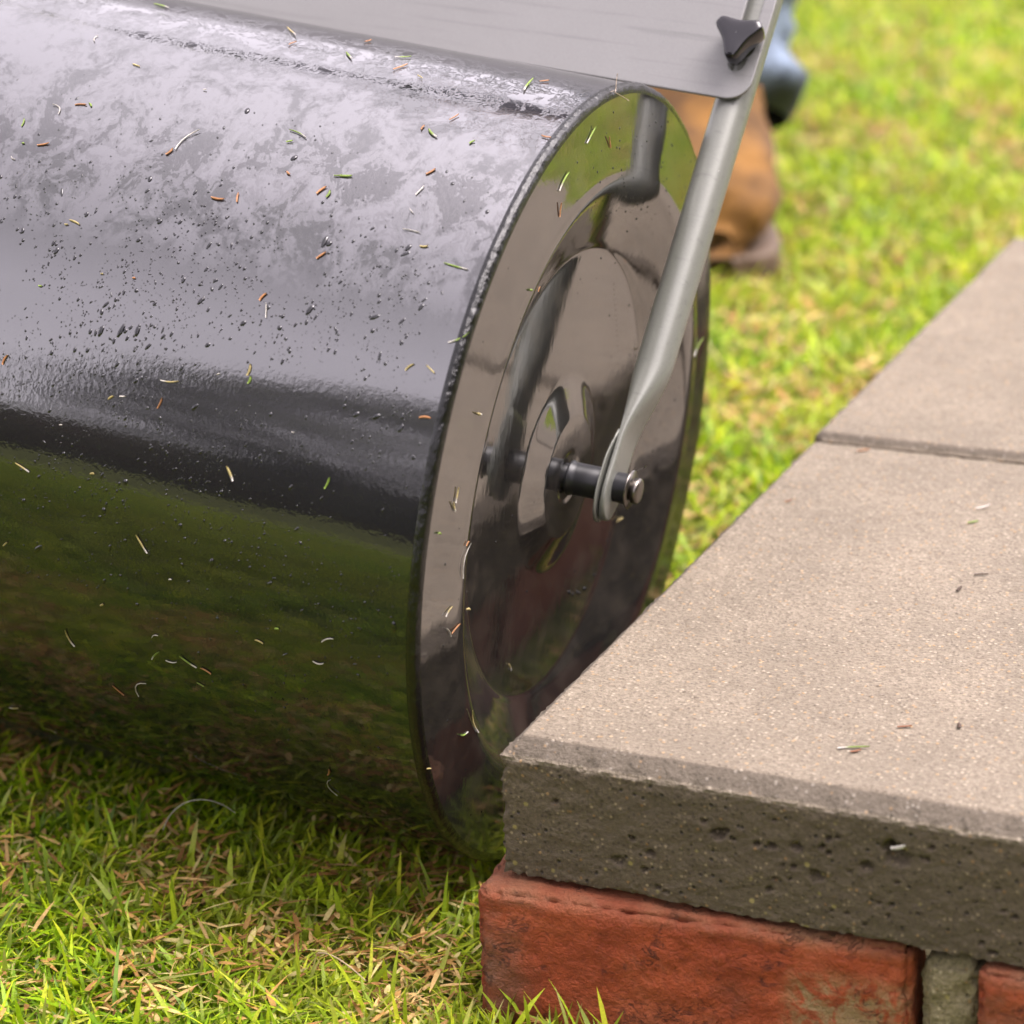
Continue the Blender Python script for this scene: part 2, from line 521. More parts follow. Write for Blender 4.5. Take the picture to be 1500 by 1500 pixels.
def axis_pts():
    a = np.linspace(0, 1, 90)
    return 0.012 * 90 * a + 60 * a ** 5
ax_ = axis_pts()
gx = np.concatenate([-ax_[::-1], ax_[1:]])
gy = gx + 0.4
GX, GY = np.meshgrid(gx, gy, indexing='ij')
GZ = lawn_z(GX, GY)
mesh_np("ground", np.stack([GX, GY, GZ], -1).reshape(-1, 3), grid_faces(len(gx), len(gy)), M_GROUND)["kind"] = "structure"

# ------------------------------------------------------------------ roughened blocks (slabs, bricks)
def axis_grid(a, b, step, edge=0.0, estep=0.0):
    n = max(2, int(round((b - a) / step)) + 1)
    if not edge:
        return np.linspace(a, b, n)
    ne = max(2, int(edge / estep))
    return np.unique(np.concatenate([np.linspace(a, a + edge, ne + 1), np.linspace(a + edge, b - edge, n), np.linspace(b - edge, b, ne + 1)]).round(6))

def block(name, lo, hi, gxs, gys, gzs, chamfer, chip, rough, seed, mats, parent, pits=(), round_=0.0, loc=None, rotz=0.0, nscale=150.0):
    """A rough cast block. chamfer=(width, drop) on the top edges only."""
    cw, ch = chamfer
    lo = np.array(lo, float); hi = np.array(hi, float)
    Vs, Fs, Mi = [], [], []
    off = 0
    specs = [(2, 1, 0, 1), (2, -1, 0, 1), (1, -1, 0, 2), (1, 1, 0, 2), (0, -1, 1, 2), (0, 1, 1, 2)]
    G = [gxs, gys, gzs]
    for (ax, sg, a, b_) in specs:
        A, B = np.meshgrid(G[a], G[b_], indexing='ij')
        P = np.zeros(A.shape + (3,))
        P[..., a] = A; P[..., b_] = B
        P[..., ax] = hi[ax] if sg > 0 else lo[ax]
        F = grid_faces(len(G[a]), len(G[b_]))
        flip = (ax == 1)
        if (sg < 0) != flip:
            F = F[:, ::-1]
        Vs.append(P.reshape(-1, 3)); Fs.append(F + off); off += P.shape[0] * P.shape[1]
        Mi.append(np.full(len(F), 0 if (ax == 2 and sg > 0) else 1))
    V = np.concatenate(Vs); F = np.concatenate(Fs); Mi = np.concatenate(Mi)
    base = V.copy()
    ctr = (lo + hi) / 2
    # distances to the faces
    dl = base - lo; dh = hi - base
    dxy = np.minimum(np.minimum(dl[:, 0], dh[:, 0]), np.minimum(dl[:, 1], dh[:, 1]))
    if cw:
        top = hi[2]
        zt = top - ch * np.clip(1 - dxy / cw, 0, 1)
        V[:, 2] = np.where(dh[:, 2] < 1e-9, zt, lo[2] + (base[:, 2] - lo[2]) * (top - ch - lo[2]) / (top - lo[2]))
    if cw and len(mats) > 2:
        fc = base[F].mean(1); fd = dxy[F].mean(1)
        Mi = np.where((Mi == 0) & (fd < cw * 0.97) & (fd > 0.0008), 2, Mi)
        Mi = np.where((Mi == 1) & (fc[:, 2] > hi[2] - 0.0022), 0, Mi)
    # rounded box
    if round_:
        h = (hi - lo) / 2 - round_
        q = V - ctr
        c = np.clip(q, -h, h)
        d = q - c
        L = np.linalg.norm(d, axis=1, keepdims=True)
        V = ctr + c + np.where(L > 1e-9, d / np.maximum(L, 1e-9), 0) * np.minimum(L, round_)
    # edge chipping, pulls edges towards the middle
    d3 = np.sort(np.minimum(dl, dh), axis=1)
    e = d3[:, 1]                      # 0 on an edge
    wE = np.exp(-e / 0.0028)
    chipn = np.clip(fbm(base * 95 + seed, seed, 4) * 1.5 - 0.25, 0, 1) + 0.30 * (fbm(base * 420 + seed, seed + 3, 2) + 0.5)
    dirc = ctr - base
    near = np.minimum(dl, dh) < 0.006
    dirn = np.sign(dirc) * near
    chip = chip * np.where((base[:, 0] < lo[0] + 0.012) & (cw > 0), 1.6, 1.0)
    V += dirn * (chip * wE * chipn)[:, None]
    # surface relief
    nn = fbm(base * nscale, seed + 9, 4)
    nface = np.zeros_like(V)
    k = np.argmin(np.minimum(dl, dh), axis=1)
    nface[np.arange(len(V)), k] = np.where(base[np.arange(len(V)), k] > ctr[k], 1, -1)
    V += nface * (nn * rough * np.clip(d3[:, 1] / 0.004, 0.0, 1))[:, None]
    for (px, py, pz, pr, pdp) in pits:
        dd = np.linalg.norm((base - np.array([px, py, pz])) * np.array([1, 1, 1.15]), axis=1)
        dd = dd * (1 + 0.35 * vnoise(base * 900, seed + 2))
        a = np.clip(1 - (dd / pr) ** 2, 0, 1)
        V -= nface * (1.5 * pdp * np.sqrt(a))[:, None]
    if loc is not None:
        Vl = V
    o = mesh_np(name, V, F, mats, True, parent, mi=Mi)
    if loc is not None: o.location = loc
    o.rotation_euler = (0, 0, rotz)
    return o

# bedding core of the raised path, the two concrete slabs are its pieces
core = np.array([[0.028, 0.03, -0.18], [0.405, 0.03, -0.18], [0.405, 0.81, -0.18], [0.028, 0.81, -0.18],
                 [0.028, 0.03, -0.0625], [0.405, 0.03, -0.0625], [0.405, 0.81, -0.0625], [0.028, 0.81, -0.0625]])
path = mesh_np("path", core, np.array([[3, 2, 1, 0], [4, 5, 6, 7], [0, 1, 5, 4], [1, 2, 6, 5], [2, 3, 7, 6], [3, 0, 4, 7]]), M_MORTAR, False)
path["kind"] = "structure"

SL = 0.417
pits = [(0.1035, 0, -0.0168, 0.0034, 0.004), (0.107, 0, -0.0145, 0.0018, 0.003), (0.0565, 0, -0.0415, 0.0030, 0.0022),
        (0.1836, 0, -0.0125, 0.0058, 0.0035), (0.181, 0, -0.0085, 0.0045, 0.003), (0.139, 0, -0.0165, 0.0028, 0.0036), (0.170, 0, -0.0205, 0.0028, 0.003),
        (0.148, 0, -0.0305, 0.0034, 0.003), (0.128, 0, -0.0185, 0.002, 0.003), (0.150, 0, -0.014, 0.0016, 0.003), (0.072, 0, -0.034, 0.0022, 0.003)]
prng = random.Random(3)
for k in range(40):
    pits.append((prng.uniform(0.005, 0.25), 0, prng.uniform(-0.056, -0.004), prng.choice([0.0007, 0.0009, 0.0011, 0.0015]), 0.0032))
gxs = np.concatenate([np.linspace(0, 0.25, 240), np.linspace(0.25, SL, 60)[1:]])
gys = axis_grid(0, SL, 0.0032, 0.014, 0.001)
gzs = axis_grid(-0.06, 0.007, 0.0011)
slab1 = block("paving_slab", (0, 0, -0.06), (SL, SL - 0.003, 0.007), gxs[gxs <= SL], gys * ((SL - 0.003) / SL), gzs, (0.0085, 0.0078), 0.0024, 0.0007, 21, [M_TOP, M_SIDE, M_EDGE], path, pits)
slab1["label"] = "grey concrete paving slab with its chipped front corner beside the roller"
gx2 = axis_grid(0, SL, 0.004, 0.012, 0.0015)
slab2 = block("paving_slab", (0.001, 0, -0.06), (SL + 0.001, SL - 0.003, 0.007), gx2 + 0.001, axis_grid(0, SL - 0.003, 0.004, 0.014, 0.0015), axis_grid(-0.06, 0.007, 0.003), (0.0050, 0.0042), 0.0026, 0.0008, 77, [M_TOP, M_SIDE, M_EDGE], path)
slab2.location = (0, SL + 0.0005, 0.0006)
slab2["label"] = "second grey concrete paving slab behind the joint"

# brick course under the slabs
edging = empty("brick_edging", (0.0, 0.0, -0.137))
tag(edging, "course of red clay bricks carrying the edge of the concrete slabs", "brick edging")
BH = 0.074
def brick(L, W, xy, rot, mats, seed, round_=0.0045, chip=0.006, step=0.0022):
    o = block("brick", (0, 0, 0), (L, W, BH), axis_grid(0, L, step, 0.01, 0.0016), axis_grid(0, W, step * 1.6, 0.01, 0.002), axis_grid(0, BH, 0.0022), (0, 0), chip, 0.0013, seed, mats, edging, (), round_, None, rot, 110.0)
    o.location = (xy[0], xy[1], 0.0)
    return o
brick(0.200, 0.098, (-0.0095, -0.0135), math.radians(4.7), [M_BRICK2, M_BRICK2], 5, round_=0.006)
brick(0.200, 0.098, (0.2195, -0.0035), math.radians(1.0), [M_BRICK, M_BRICK], 31, step=0.004)
y = 0.104
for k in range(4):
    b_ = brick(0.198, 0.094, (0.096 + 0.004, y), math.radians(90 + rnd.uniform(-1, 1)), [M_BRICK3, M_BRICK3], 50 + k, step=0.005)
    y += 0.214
# mortar beds and joints
def mortar(lo, hi, seed):
    return block("mortar_joint", lo, hi, axis_grid(lo[0], hi[0], 0.0022), axis_grid(lo[1], hi[1], 0.004), axis_grid(lo[2], hi[2], 0.002), (0, 0), 0.006, 0.0060, seed, [M_MORTAR, M_MORTAR], edging, (), 0.004, None, 0, 70.0)
mortar((0.1945, 0.003, -0.01), (0.2190, 0.09, 0.070), 8)
for k in range(3):
    mortar((0.010, 0.302 + 0.214 * k, -0.01), (0.09, 0.316 + 0.214 * k, 0.071), 12 + k)

# ------------------------------------------------------------------ lawn roller
Rn = np.array([0.99480739, 0.02933588, -0.09745592])
Ru = np.array([-0.02947619, 0.99956548, 0.0])
Rv = np.array([0.09741357, 0.00287263, 0.99523984])
RC = np.array([-0.0372003, 0.18264793, 0.05972933])
R = 0.1932169
RB = RC - R * Rv
roller = empty("lawn_roller", mat=Matrix([[Rn[i], Ru[i], Rv[i], RB[i]] for i in range(3)] + [[0, 0, 0, 1]]))
tag(roller, "wet black steel garden lawn roller with grey handle frame on the grass beside the slabs", "lawn roller")
LEN = 0.56
RAKE = 0.033      # the welded shell runs slightly out of square with its right end plate
DC = np.array([0, 0, R])

# drum shell
nx_, nt_ = 150, 900
xs = np.linspace(-LEN + 0.0052, -0.0052, nx_)
th = np.linspace(0, 2 * math.pi, nt_, endpoint=False)      # 0 = front (-Y), increasing upward
XX, TT = np.meshgrid(xs, th, indexing='ij')
wob = 0.00035 * fbm(np.stack([XX * 7, np.cos(TT) * 1.5, np.sin(TT) * 1.5], -1), 41, 2) + 0.00009 * vnoise(np.stack([XX * 22, np.cos(TT) * 7, np.sin(TT) * 7], -1), 43)
RR = R + wob
V = np.stack([XX, -RR * np.cos(TT), R + RR * np.sin(TT) - RAKE * XX], -1).reshape(-1, 3)
F = grid_faces(nx_, nt_, wrap_v=True)
# uv in metres: (axial, arc from the front), seam hidden at the underside
arc = (np.where(TT > 1.5 * math.pi, TT - 2 * math.pi, TT)) * R
drum = mesh_np("drum", V, F, M_DRUM, True, roller, uv=np.stack([XX, arc], -1).reshape(-1, 2))

# end plates with folded rim
def smooth_prof(pts, n=10):
    P = np.array(pts, float)
    out = []
    for i in range(len(P) - 1):
        p0 = P[max(i - 1, 0)]; p1 = P[i]; p2 = P[i + 1]; p3 = P[min(i + 2, len(P) - 1)]
        for t in np.linspace(0, 1, n, endpoint=False):
            t2, t3 = t * t, t * t * t
            # centripetal-ish: damped tangents
            m1 = (p2 - p0) * 0.35; m2 = (p3 - p1) * 0.35
            out.append((2 * t3 - 3 * t2 + 1) * p1 + (t3 - 2 * t2 + t) * m1 + (-2 * t3 + 3 * t2) * p2 + (t3 - t2) * m2)
    out.append(P[-1])
    return np.array(out)
rimp = smooth_prof([(-0.0058, R - 0.0006), (-0.0048, R + 0.0006), (-0.0030, R + 0.0009), (-0.0011, R - 0.0002), (-0.0002, R - 0.0020), (0.0000, R - 0.0038)], 8)
facep = smooth_prof([(0.0000, R - 0.0038), (0.0006, 0.182), (0.0018, 0.166), (0.0029, 0.155), (0.0029, 0.1495), (0.0016, 0.1445), (-0.0035, 0.131), (-0.0095, 0.117), (-0.0117, 0.1128), (-0.0120, 0.1105), (-0.0120, 0.105),
                     (-0.0121, 0.080), (-0.0121, 0.056), (-0.0120, 0.050), (-0.0112, 0.0465), (-0.0090, 0.0400), (-0.0068, 0.0335), (-0.0061, 0.0312), (-0.0060, 0.0295), (-0.0060, 0.018), (-0.0061, 0.0140), (-0.0066, 0.0115), (-0.0067, 0.0095), (-0.0067, 0.0070)], 8)
prof = np.concatenate([rimp[:-1], facep])
NS = 1440
def end_plate(side):
    V, F = lathe(prof, NS)
    rr = np.hypot(V[:, 1], V[:, 2]); ang = np.arctan2(V[:, 2], V[:, 1])
    # hammered, slightly crinkled bead where the shell is folded over the plate
    wgt = np.exp(-((rr - R - 0.0006) / 0.0022) ** 2) * np.clip((V[:, 0] + 0.0058) / 0.002, 0, 1)
    nb_ = fbm(np.stack([np.cos(ang) * 45, np.sin(ang) * 45, V[:, 0] * 200], -1), 71, 3)
    crk = fbm(np.stack([np.cos(ang) * 22, np.sin(ang) * 22, V[:, 0] * 60], -1), 75, 2)
    k = 1 + (wgt * (nb_ * 0.00045 + crk * 0.0005)) / np.maximum(rr, 1e-4)
    V[:, 1] *= k; V[:, 2] *= k
    V[:, 0] += wgt * nb_ * 0.0003
    # faint pressing waviness of the sheet
    V[:, 0] += 0.00007 * fbm(V * np.array([1, 16, 16]), 81, 2) * np.clip((R - rr) / 0.02, 0, 1)
    if side < 0:
        V[:, 0] = -V[:, 0] - LEN
        V[:, 2] += RAKE * LEN
        F = F[:, ::-1]
    V[:, 2] += R
    nr = (len(rimp) - 1) * NS
    return mesh_np("end_plate", V, F[:, ::-1], [M_END, M_RIM], True, roller, mi=(np.arange(len(F)) < nr).astype(int))
ep = end_plate(1)
ep2 = end_plate(-1)

def lathe_part(name, prof, mat, ctr, nseg=64, parent=None):
    V, F = lathe(prof, nseg)
    V = V + np.array(ctr)
    return mesh_np(name, V, F[:, ::-1], mat, True, parent if parent else roller)

def rounded_cyl(x0, x1, r, e=0.0006, inner=0.0001):
    return [(x0, inner), (x0, r - e), (x0 + 0.0001, r - e * .9), (x0 + e, r), (x0 + e * 1.2, r), (x1 - e * 1.2, r), (x1 - e, r), (x1 - 0.0001, r - e * .9), (x1, r - e), (x1, inner)]
for sx in (1, -1):
    DC = np.array([0, 0, R + (0 if sx > 0 else RAKE * LEN)])
    def mx_(p): return p if sx > 0 else [(-LEN - a, r) for a, r in p][::-1]
    lathe_part("axle", mx_(rounded_cyl(-0.03, -0.004, 0.0068)), M_BLACK, DC)
    lathe_part("spacer_sleeve", mx_([(-0.0052, 0.0001), (-0.0052, 0.0080), (-0.0048, 0.0088), (-0.0036, 0.0088), (-0.0032, 0.0082), (0.0005, 0.0081), (0.0130, 0.0082), (0.0135, 0.0078), (0.0135, 0.0001)]), M_BLACK, DC)
    lathe_part("bush", mx_(rounded_cyl(0.0165, 0.0262, 0.0075)), M_BLACK, DC)
    wsh = lathe_part("retaining_washer", mx_(rounded_cyl(0.0264, 0.0273, 0.0097, 0.0003)), M_STEEL, DC)
    lathe_part("axle_pin", mx_([(0.0262, 0.0001), (0.0262, 0.0050), (0.0285, 0.0050), (0.0287, 0.0064), (0.0308, 0.0064), (0.0317, 0.0058), (0.0320, 0.0045), (0.0321, 0.0001)]), M_STEEL, DC)
# bent-up tab of the retaining clip
tb = []
for (a, b_, c) in [(0.0272, 0.006, 0.0080), (0.0290, 0.0065, 0.0092), (0.0305, 0.0068, 0.0100), (0.0312, 0.0066, 0.0112)]:
    tb += [(a, b_ - 0.0012, R + c), (a, b_ + 0.0012, R + c), (a + 0.0006, b_ + 0.0012, R + c + .0003), (a + 0.0006, b_ - 0.0012, R + c + .0003)]
mesh_np("retaining_tab", np.array(tb), grid_faces(4, 4, wrap_v=True), M_STEEL, False, roller)

# handle tubes, flattened into an eye at the axle
TU, TV = 0.639, 0.7692
Tt = np.array([0, TU, TV]); Tw = np.array([0, TV, -TU]); Tm = -Tw
def tube_mesh(sgn):
    def sweep(rows, nseg=48, p0=2.0, cap=True):
        th = np.linspace(0, 2 * math.pi, nseg, endpoint=False)
        V = []
        for (s, d, hn, hw, pw) in rows:
            c, sn = np.cos(th), np.sin(th)
            a = np.sign(c) * np.abs(c) ** (2 / pw) * hn
            b = np.sign(sn) * np.abs(sn) ** (2 / pw) * hw
            V.append(np.stack([np.full(nseg, d) + a, TU * s + TV * b, TV * s - TU * b + R], -1))
        V = np.concatenate(V)
        F = [grid_faces(len(rows), nseg, wrap_v=True)]
        F.append(np.arange(nseg)[None, :])
        F.append((np.arange(nseg)[::-1] + (len(rows) - 1) * nseg)[None, :])
        return V, F
    rows = []
    # eye, outer leaf
    for s in np.linspace(-17.6, 0, 14):
        rows.append((s, 17.7, 1.9, math.sqrt(max(17.8 ** 2 - s * s, 1)) * 0.71, 4))
    for s in np.linspace(3, 20, 6):
        rows.append((s, 17.7, 1.9, 12.6 - 0.02 * s, 4))
    for q in np.linspace(0.06, 1, 22):
        e = q * q * (3 - 2 * q)
        rows.append((20 + 46 * q, 17.7 + 2.6 * e, 1.9 + 7.5 * e, 12.2 - 2.8 * e, 4 - 2 * e ** .7))
    for s in (70, 120, 250, 500, 900, 1120):
        rows.append((s, 20.3, 9.4, 9.4, 2))
    rows = [(a / 1000, b / 1000, c / 1000, d / 1000, p) for a, b, c, d, p in rows]
    V1, F1 = sweep(rows)
    rows2 = []
    for s in np.linspace(-19.0, 0, 14):
        rows2.append((s, 14.2, 0.8, math.sqrt(max(19.2 ** 2 - s * s, 1)) * 0.73, 4))
    for s in np.linspace(3, 26, 6):
        rows2.append((s, 14.2 + max(0, s - 12) * 0.12, 0.8, 14.0 - max(0, s - 8) * 0.14, 4))
    rows2 = [(a / 1000, b / 1000, c / 1000, d / 1000, p) for a, b, c, d, p in rows2]
    V2, F2 = sweep(rows2)
    V = np.concatenate([V1, V2]); off = len(V1)
    Fq = [F1[0], F2[0] + off]
    Fn = [F1[1], F1[2], F2[1] + off, F2[2] + off]
    if sgn < 0:
        V[:, 0] = -LEN - V[:, 0]
        V[:, 2] += RAKE * LEN
        Fq = [f[:, ::-1] for f in Fq]; Fn = [f[:, ::-1] for f in Fn]
    return mesh_np("handle_tube", V, Fq + Fn, M_TUBE, True, roller)
t1 = tube_mesh(1)
t2 = tube_mesh(-1)
# crossbar with grips
def bar(name, p, q, r, mat, parent, nseg=24):
    p = np.array(p, float); q = np.array(q, float)
    d = (q - p) / np.linalg.norm(q - p)
    a = np.cross(d, [0.3, 0.5, 0.8]); a /= np.linalg.norm(a); b = np.cross(d, a)
    th = np.linspace(0, 2 * math.pi, nseg, endpoint=False)
    ring = np.outer(np.cos(th), a) + np.outer(np.sin(th), b)
    rows = [p + ring * r * .6, p + d * r * .2 + ring * r, q - d * r * .2 + ring * r, q + ring * r * .6]
    return mesh_np(name, np.concatenate(rows), [grid_faces(4, nseg, wrap_v=True)[:, ::-1], np.arange(nseg)[None, :], (np.arange(nseg)[::-1] + 3 * nseg)[None, :]], mat, True, parent)
hs = 1.125
hp = lambda x: (x, TU * hs, TV * hs + R - RAKE * x)
bar("crossbar", hp(0.03), hp(-LEN - 0.03), 0.0105, M_TUBE, roller)
hq = lambda x: (x, TU * 0.756, TV * 0.756 + R - RAKE * x)
bar("added_streak_bar", hq(0.012), hq(-LEN - 0.012), 0.0260, M_BLACK, roller)  # unseen bar, added and thickened to mirror as a dark streak on the drum
bar("grip", hp(-0.10), hp(-0.22), 0.0150, M_BLACK, roller)
bar("grip", hp(-0.36), hp(-0.48), 0.0150, M_BLACK, roller)

# scraper plate (flat sheet with slots), drawn as a filled outline then thickened
def arcpts(cx, cy, r, a0, a1, n=12):
    return [(cx + r * math.cos(a), cy + r * math.sin(a)) for a in np.linspace(a0, a1, n)]
SX = 0.0204
PW0, PW1 = -LEN - 0.0310, 0.0310
PS0, PS1 = 0.2056, 0.322
tl = lambda x: 0.018 * (0.02 - x)
def plate():
    rc = 0.0125
    out = arcpts(PW1 - rc, PS0 + rc, rc, -math.pi / 2, 0) + arcpts(PW1 - rc, PS1 - rc, rc, 0, math.pi / 2) + arcpts(PW0 + rc, PS1 - rc, rc, math.pi / 2, math.pi) + arcpts(PW0 + rc, PS0 + rc, rc, math.pi, 1.5 * math.pi)
    hw = 0.0042
    loops = [out]
    for cx in (SX, -LEN - SX):
        loops.append(arcpts(cx, 0.221 + hw, hw, math.pi, 2 * math.pi) + arcpts(cx, 0.288, hw, 0, math.pi))
    cu = bpy.data.curves.new("plate_outline", 'CURVE')
    cu.dimensions = '2D'; cu.fill_mode = 'BOTH'
    cu.extrude = 0.0004; cu.bevel_depth = 0.0006; cu.bevel_resolution = 2; cu.offset = -0.0006
    for lp in loops:
        sp = cu.splines.new('POLY'); sp.points.add(len(lp) - 1); sp.use_cyclic_u = True
        for pt, (x, s) in zip(sp.points, lp): pt.co = (x, s + (tl(x) if lp is out and s < 0.25 else 0), 0, 1)
    ob = bpy.data.objects.new("tmp_outline", cu)
    COL.objects.link(ob)
    dg = bpy.context.evaluated_depsgraph_get()
    me = bpy.data.meshes.new_from_object(ob.evaluated_get(dg))
    bpy.data.objects.remove(ob); bpy.data.curves.remove(cu)
    # (x, s, h) -> roller space
    n = len(me.vertices)
    co = np.zeros(n * 3, dtype=np.float32); me.vertices.foreach_get("co", co); co = co.reshape(-1, 3)
    h = 0.0118 + co[:, 2]
    V = np.stack([co[:, 0], TU * co[:, 1] - TV * h, TV * co[:, 1] + TU * h + R], -1)
    me.vertices.foreach_set("co", V.astype(np.float32).ravel())
    me.name = "scraper_plate"
    me.materials.clear(); me.materials.append(M_GREY)
    me.update()
    o = bpy.data.objects.new("scraper_plate", me)
    return link(o, roller)
pl = plate()

def pt_plate(x, s, h):
    return np.array([x, TU * s - TV * h, TV * s + TU * h + R])

def knob(cx):
    ctl = []
    for q in (-math.pi / 2, math.pi / 6, 5 * math.pi / 6):
        e = np.array([math.cos(q), math.sin(q)]); f_ = np.array([-e[1], e[0]])
        ctl += [e * 0.0138 - f_ * 0.0030, e * 0.0142, e * 0.0138 + f_ * 0.0030]
        q2 = q + math.pi / 3
        e2 = np.array([math.cos(q2), math.sin(q2)]); f2 = np.array([-e2[1], e2[0]])
        ctl += [e2 * 0.0080 - f2 * 0.0024, e2 * 0.0080 + f2 * 0.0024]
    C_ = np.array(ctl)
    for _ in range(2):
        Nx = np.roll(C_, -1, 0)
        C_ = np.stack([C_ * .75 + Nx * .25, C_ * .25 + Nx * .75], 1).reshape(-1, 2)
    n = len(C_)
    th = np.arctan2(C_[:, 1], C_[:, 0]); rad = np.hypot(C_[:, 0], C_[:, 1])
    levels = [(0.0155, 0.80), (0.0160, 0.90), (0.0170, 0.96), (0.0225, 1.0), (0.0262, 1.0), (0.0276, 0.97), (0.0283, 0.90), (0.0286, 0.75), (0.0287, 0.4), (0.0287, 0.02)]
    V = []
    for h, k in levels:
        for a, r in zip(th, rad * 0.94):
            V.append(pt_plate(cx + r * k * math.cos(a), 0.2345 + r * k * math.sin(a), h))
    o = mesh_np("knob", np.array(V), grid_faces(len(levels), n, wrap_v=True)[:, ::-1], M_KNOB, True, pl)
    m = 24
    th2 = np.linspace(0, 2 * math.pi, m, endpoint=False)
    V = []
    for h, r in [(0.0128, 0.0068), (0.0138, 0.0068), (0.0140, 0.0052), (0.0166, 0.0060)]:
        for a in th2: V.append(pt_plate(cx + r * math.cos(a), 0.2345 + r * math.sin(a), h))
    mesh_np("knob_stem", np.array(V), grid_faces(4, m, wrap_v=True)[:, ::-1], M_BLACK, True, pl)
knob(SX)
knob(-LEN - SX)

# ------------------------------------------------------------------ water on the roller
def drop_template():
    n = 7
    V = []
    for z, r in [(0.0, 1.0), (0.35, 0.86), (0.58, 0.5)]:
        for k in range(n):
            a = 2 * math.pi * k / n
            V.append((r * math.cos(a), r * math.sin(a), z))
    V.append((0, 0, 0.66))
    F = []
    for l in range(2):
        for k in range(n):
            a, b_ = l * n + k, l * n + (k + 1) % n
            F += [(a, b_, b_ + n), (a, b_ + n, a + n)]
    for k in range(n): F.append((2 * n + k, 2 * n + (k + 1) % n, 3 * n))
    return np.array(V), np.array(F)
def drops(name, P, N, T, rad, elong, parent, mat=None):
    """P points, N normals, T tangents, per-drop radius and elongation along T"""
    dv, df = drop_template()
    B = np.cross(N, T)
    n = len(P)
    V = (P[:, None, :] + (dv[None, :, 0:1] * (rad * elong)[:, None, None]) * T[:, None, :]
         + (dv[None, :, 1:2] * rad[:, None, None]) * B[:, None, :] + (dv[None, :, 2:3] * rad[:, None, None] * 0.8) * N[:, None, :])
    F = df[None] + (np.arange(n) * len(dv))[:, None, None]
    o = mesh_np(name, V.reshape(-1, 3), F.reshape(-1, 3), mat or M_DROP, True, parent)
    o["kind"] = "stuff"
    return o
def drum_frame(a, th, lift=0.0):
    th = np.asarray(th); a = np.asarray(a)
    N = np.stack([np.zeros_like(th), -np.cos(th), np.sin(th)], -1)
    P = np.stack([a, -(R + lift) * np.cos(th), R + (R + lift) * np.sin(th) - RAKE * a], -1)
    Tc = np.stack([np.zeros_like(th), np.sin(th), np.cos(th)], -1)   # up the flank
    Ta = np.stack([np.ones_like(th), np.zeros_like(th), np.zeros_like(th)], -1)
    return P, N, Tc, Ta
ND = 20000
a = rng.uniform(-LEN + 0.01, -0.01, ND)
thd = rng.normal(27, 17, ND)
thd = np.where(rng.random(ND) < 0.30, rng.uniform(-28, 70, ND), thd)
clump = fbm(np.stack([a * 55, thd * 0.14, 0 * a], -1), 91, 3)
keep = (clump > -0.15 + 0.5 * (rng.random(ND) - 0.5)) & (thd > -35) & (thd < 88) & ((thd < 50) | (rng.random(ND) < 0.35))
a, thd = a[keep], np.radians(thd[keep])
rad = np.clip(np.exp(rng.normal(-8.42, 0.6, len(a))), 0.00010, 0.0012)
el = 1 + np.abs(rng.normal(0, 0.9, len(a)))
P, N, Tc, Ta = drum_frame(a, thd)
tw = rng.normal(0.25, 0.35, len(a))[:, None]
T = Tc * np.cos(tw) + Ta * np.sin(tw)
drops("water_drops", P, N, T, rad, el, drum)
# beads on the end plate: strings below the boss and scattered ones
pp = []
for t in np.linspace(0, 1, 26):
    pp.append((20 + 62 * t + rnd.uniform(-1, 1), -57 - 26 * math.sin(math.pi * (0.15 + 0.7 * t)) + rnd.uniform(-1.5, 1.5), rnd.choice([.25, .3, .4, .5, .9])))
for t in np.linspace(0, 1, 14):
    pp.append((78 - 14 * t, 40 + 40 * t, 0.3))
for k in range(420):
    r_ = R * 1000 * math.sqrt(rnd.uniform(0.02, 0.92)); q = rnd.uniform(0, 2 * math.pi)
    if rnd.random() < 0.6:
        q = rnd.uniform(-0.3, 1.8); r_ = rnd.uniform(125, 186)
    pp.append((r_ * math.cos(q), r_ * math.sin(q), rnd.choice([.15, .2, .25, .3, .4, .55])))
pp = np.array(pp)
rr = np.hypot(pp[:, 0], pp[:, 1]) / 1000
fx = np.interp(rr, facep[::-1, 1], facep[::-1, 0])
P = np.stack([fx, pp[:, 0] / 1000, pp[:, 1] / 1000 + R], -1)
n_ = len(P)
drops("water_drops", P, np.tile([1.0, 0, 0], (n_, 1)), np.tile([0, 0, 1.0], (n_, 1)), pp[:, 2] / 1000, np.full(n_, 1.2), ep)
# a few beads on the handle tube
tp = np.array([(168, 0.9, 0.0009), (182, 1.0, 0.0007), (99, 0.75, 0.0005), (75, 0.9, 0.0005), (130, 1.3, 0.0004), (205, 1.25, 0.0006), (60, 1.0, 0.0004)])
P, N = [], []
for s, ang, r_ in tp:
    nv = np.array([math.cos(ang), 0, 0]) + math.sin(ang) * Tm
    P.append(np.array([0.0203, TU * s / 1000, TV * s / 1000 + R]) + nv * 0.0096); N.append(nv)
drops("water_drops", np.array(P), np.array(N), np.tile(Tt, (len(P), 1)), tp[:, 2], np.full(len(P), 1.15), t1, M_WATER)

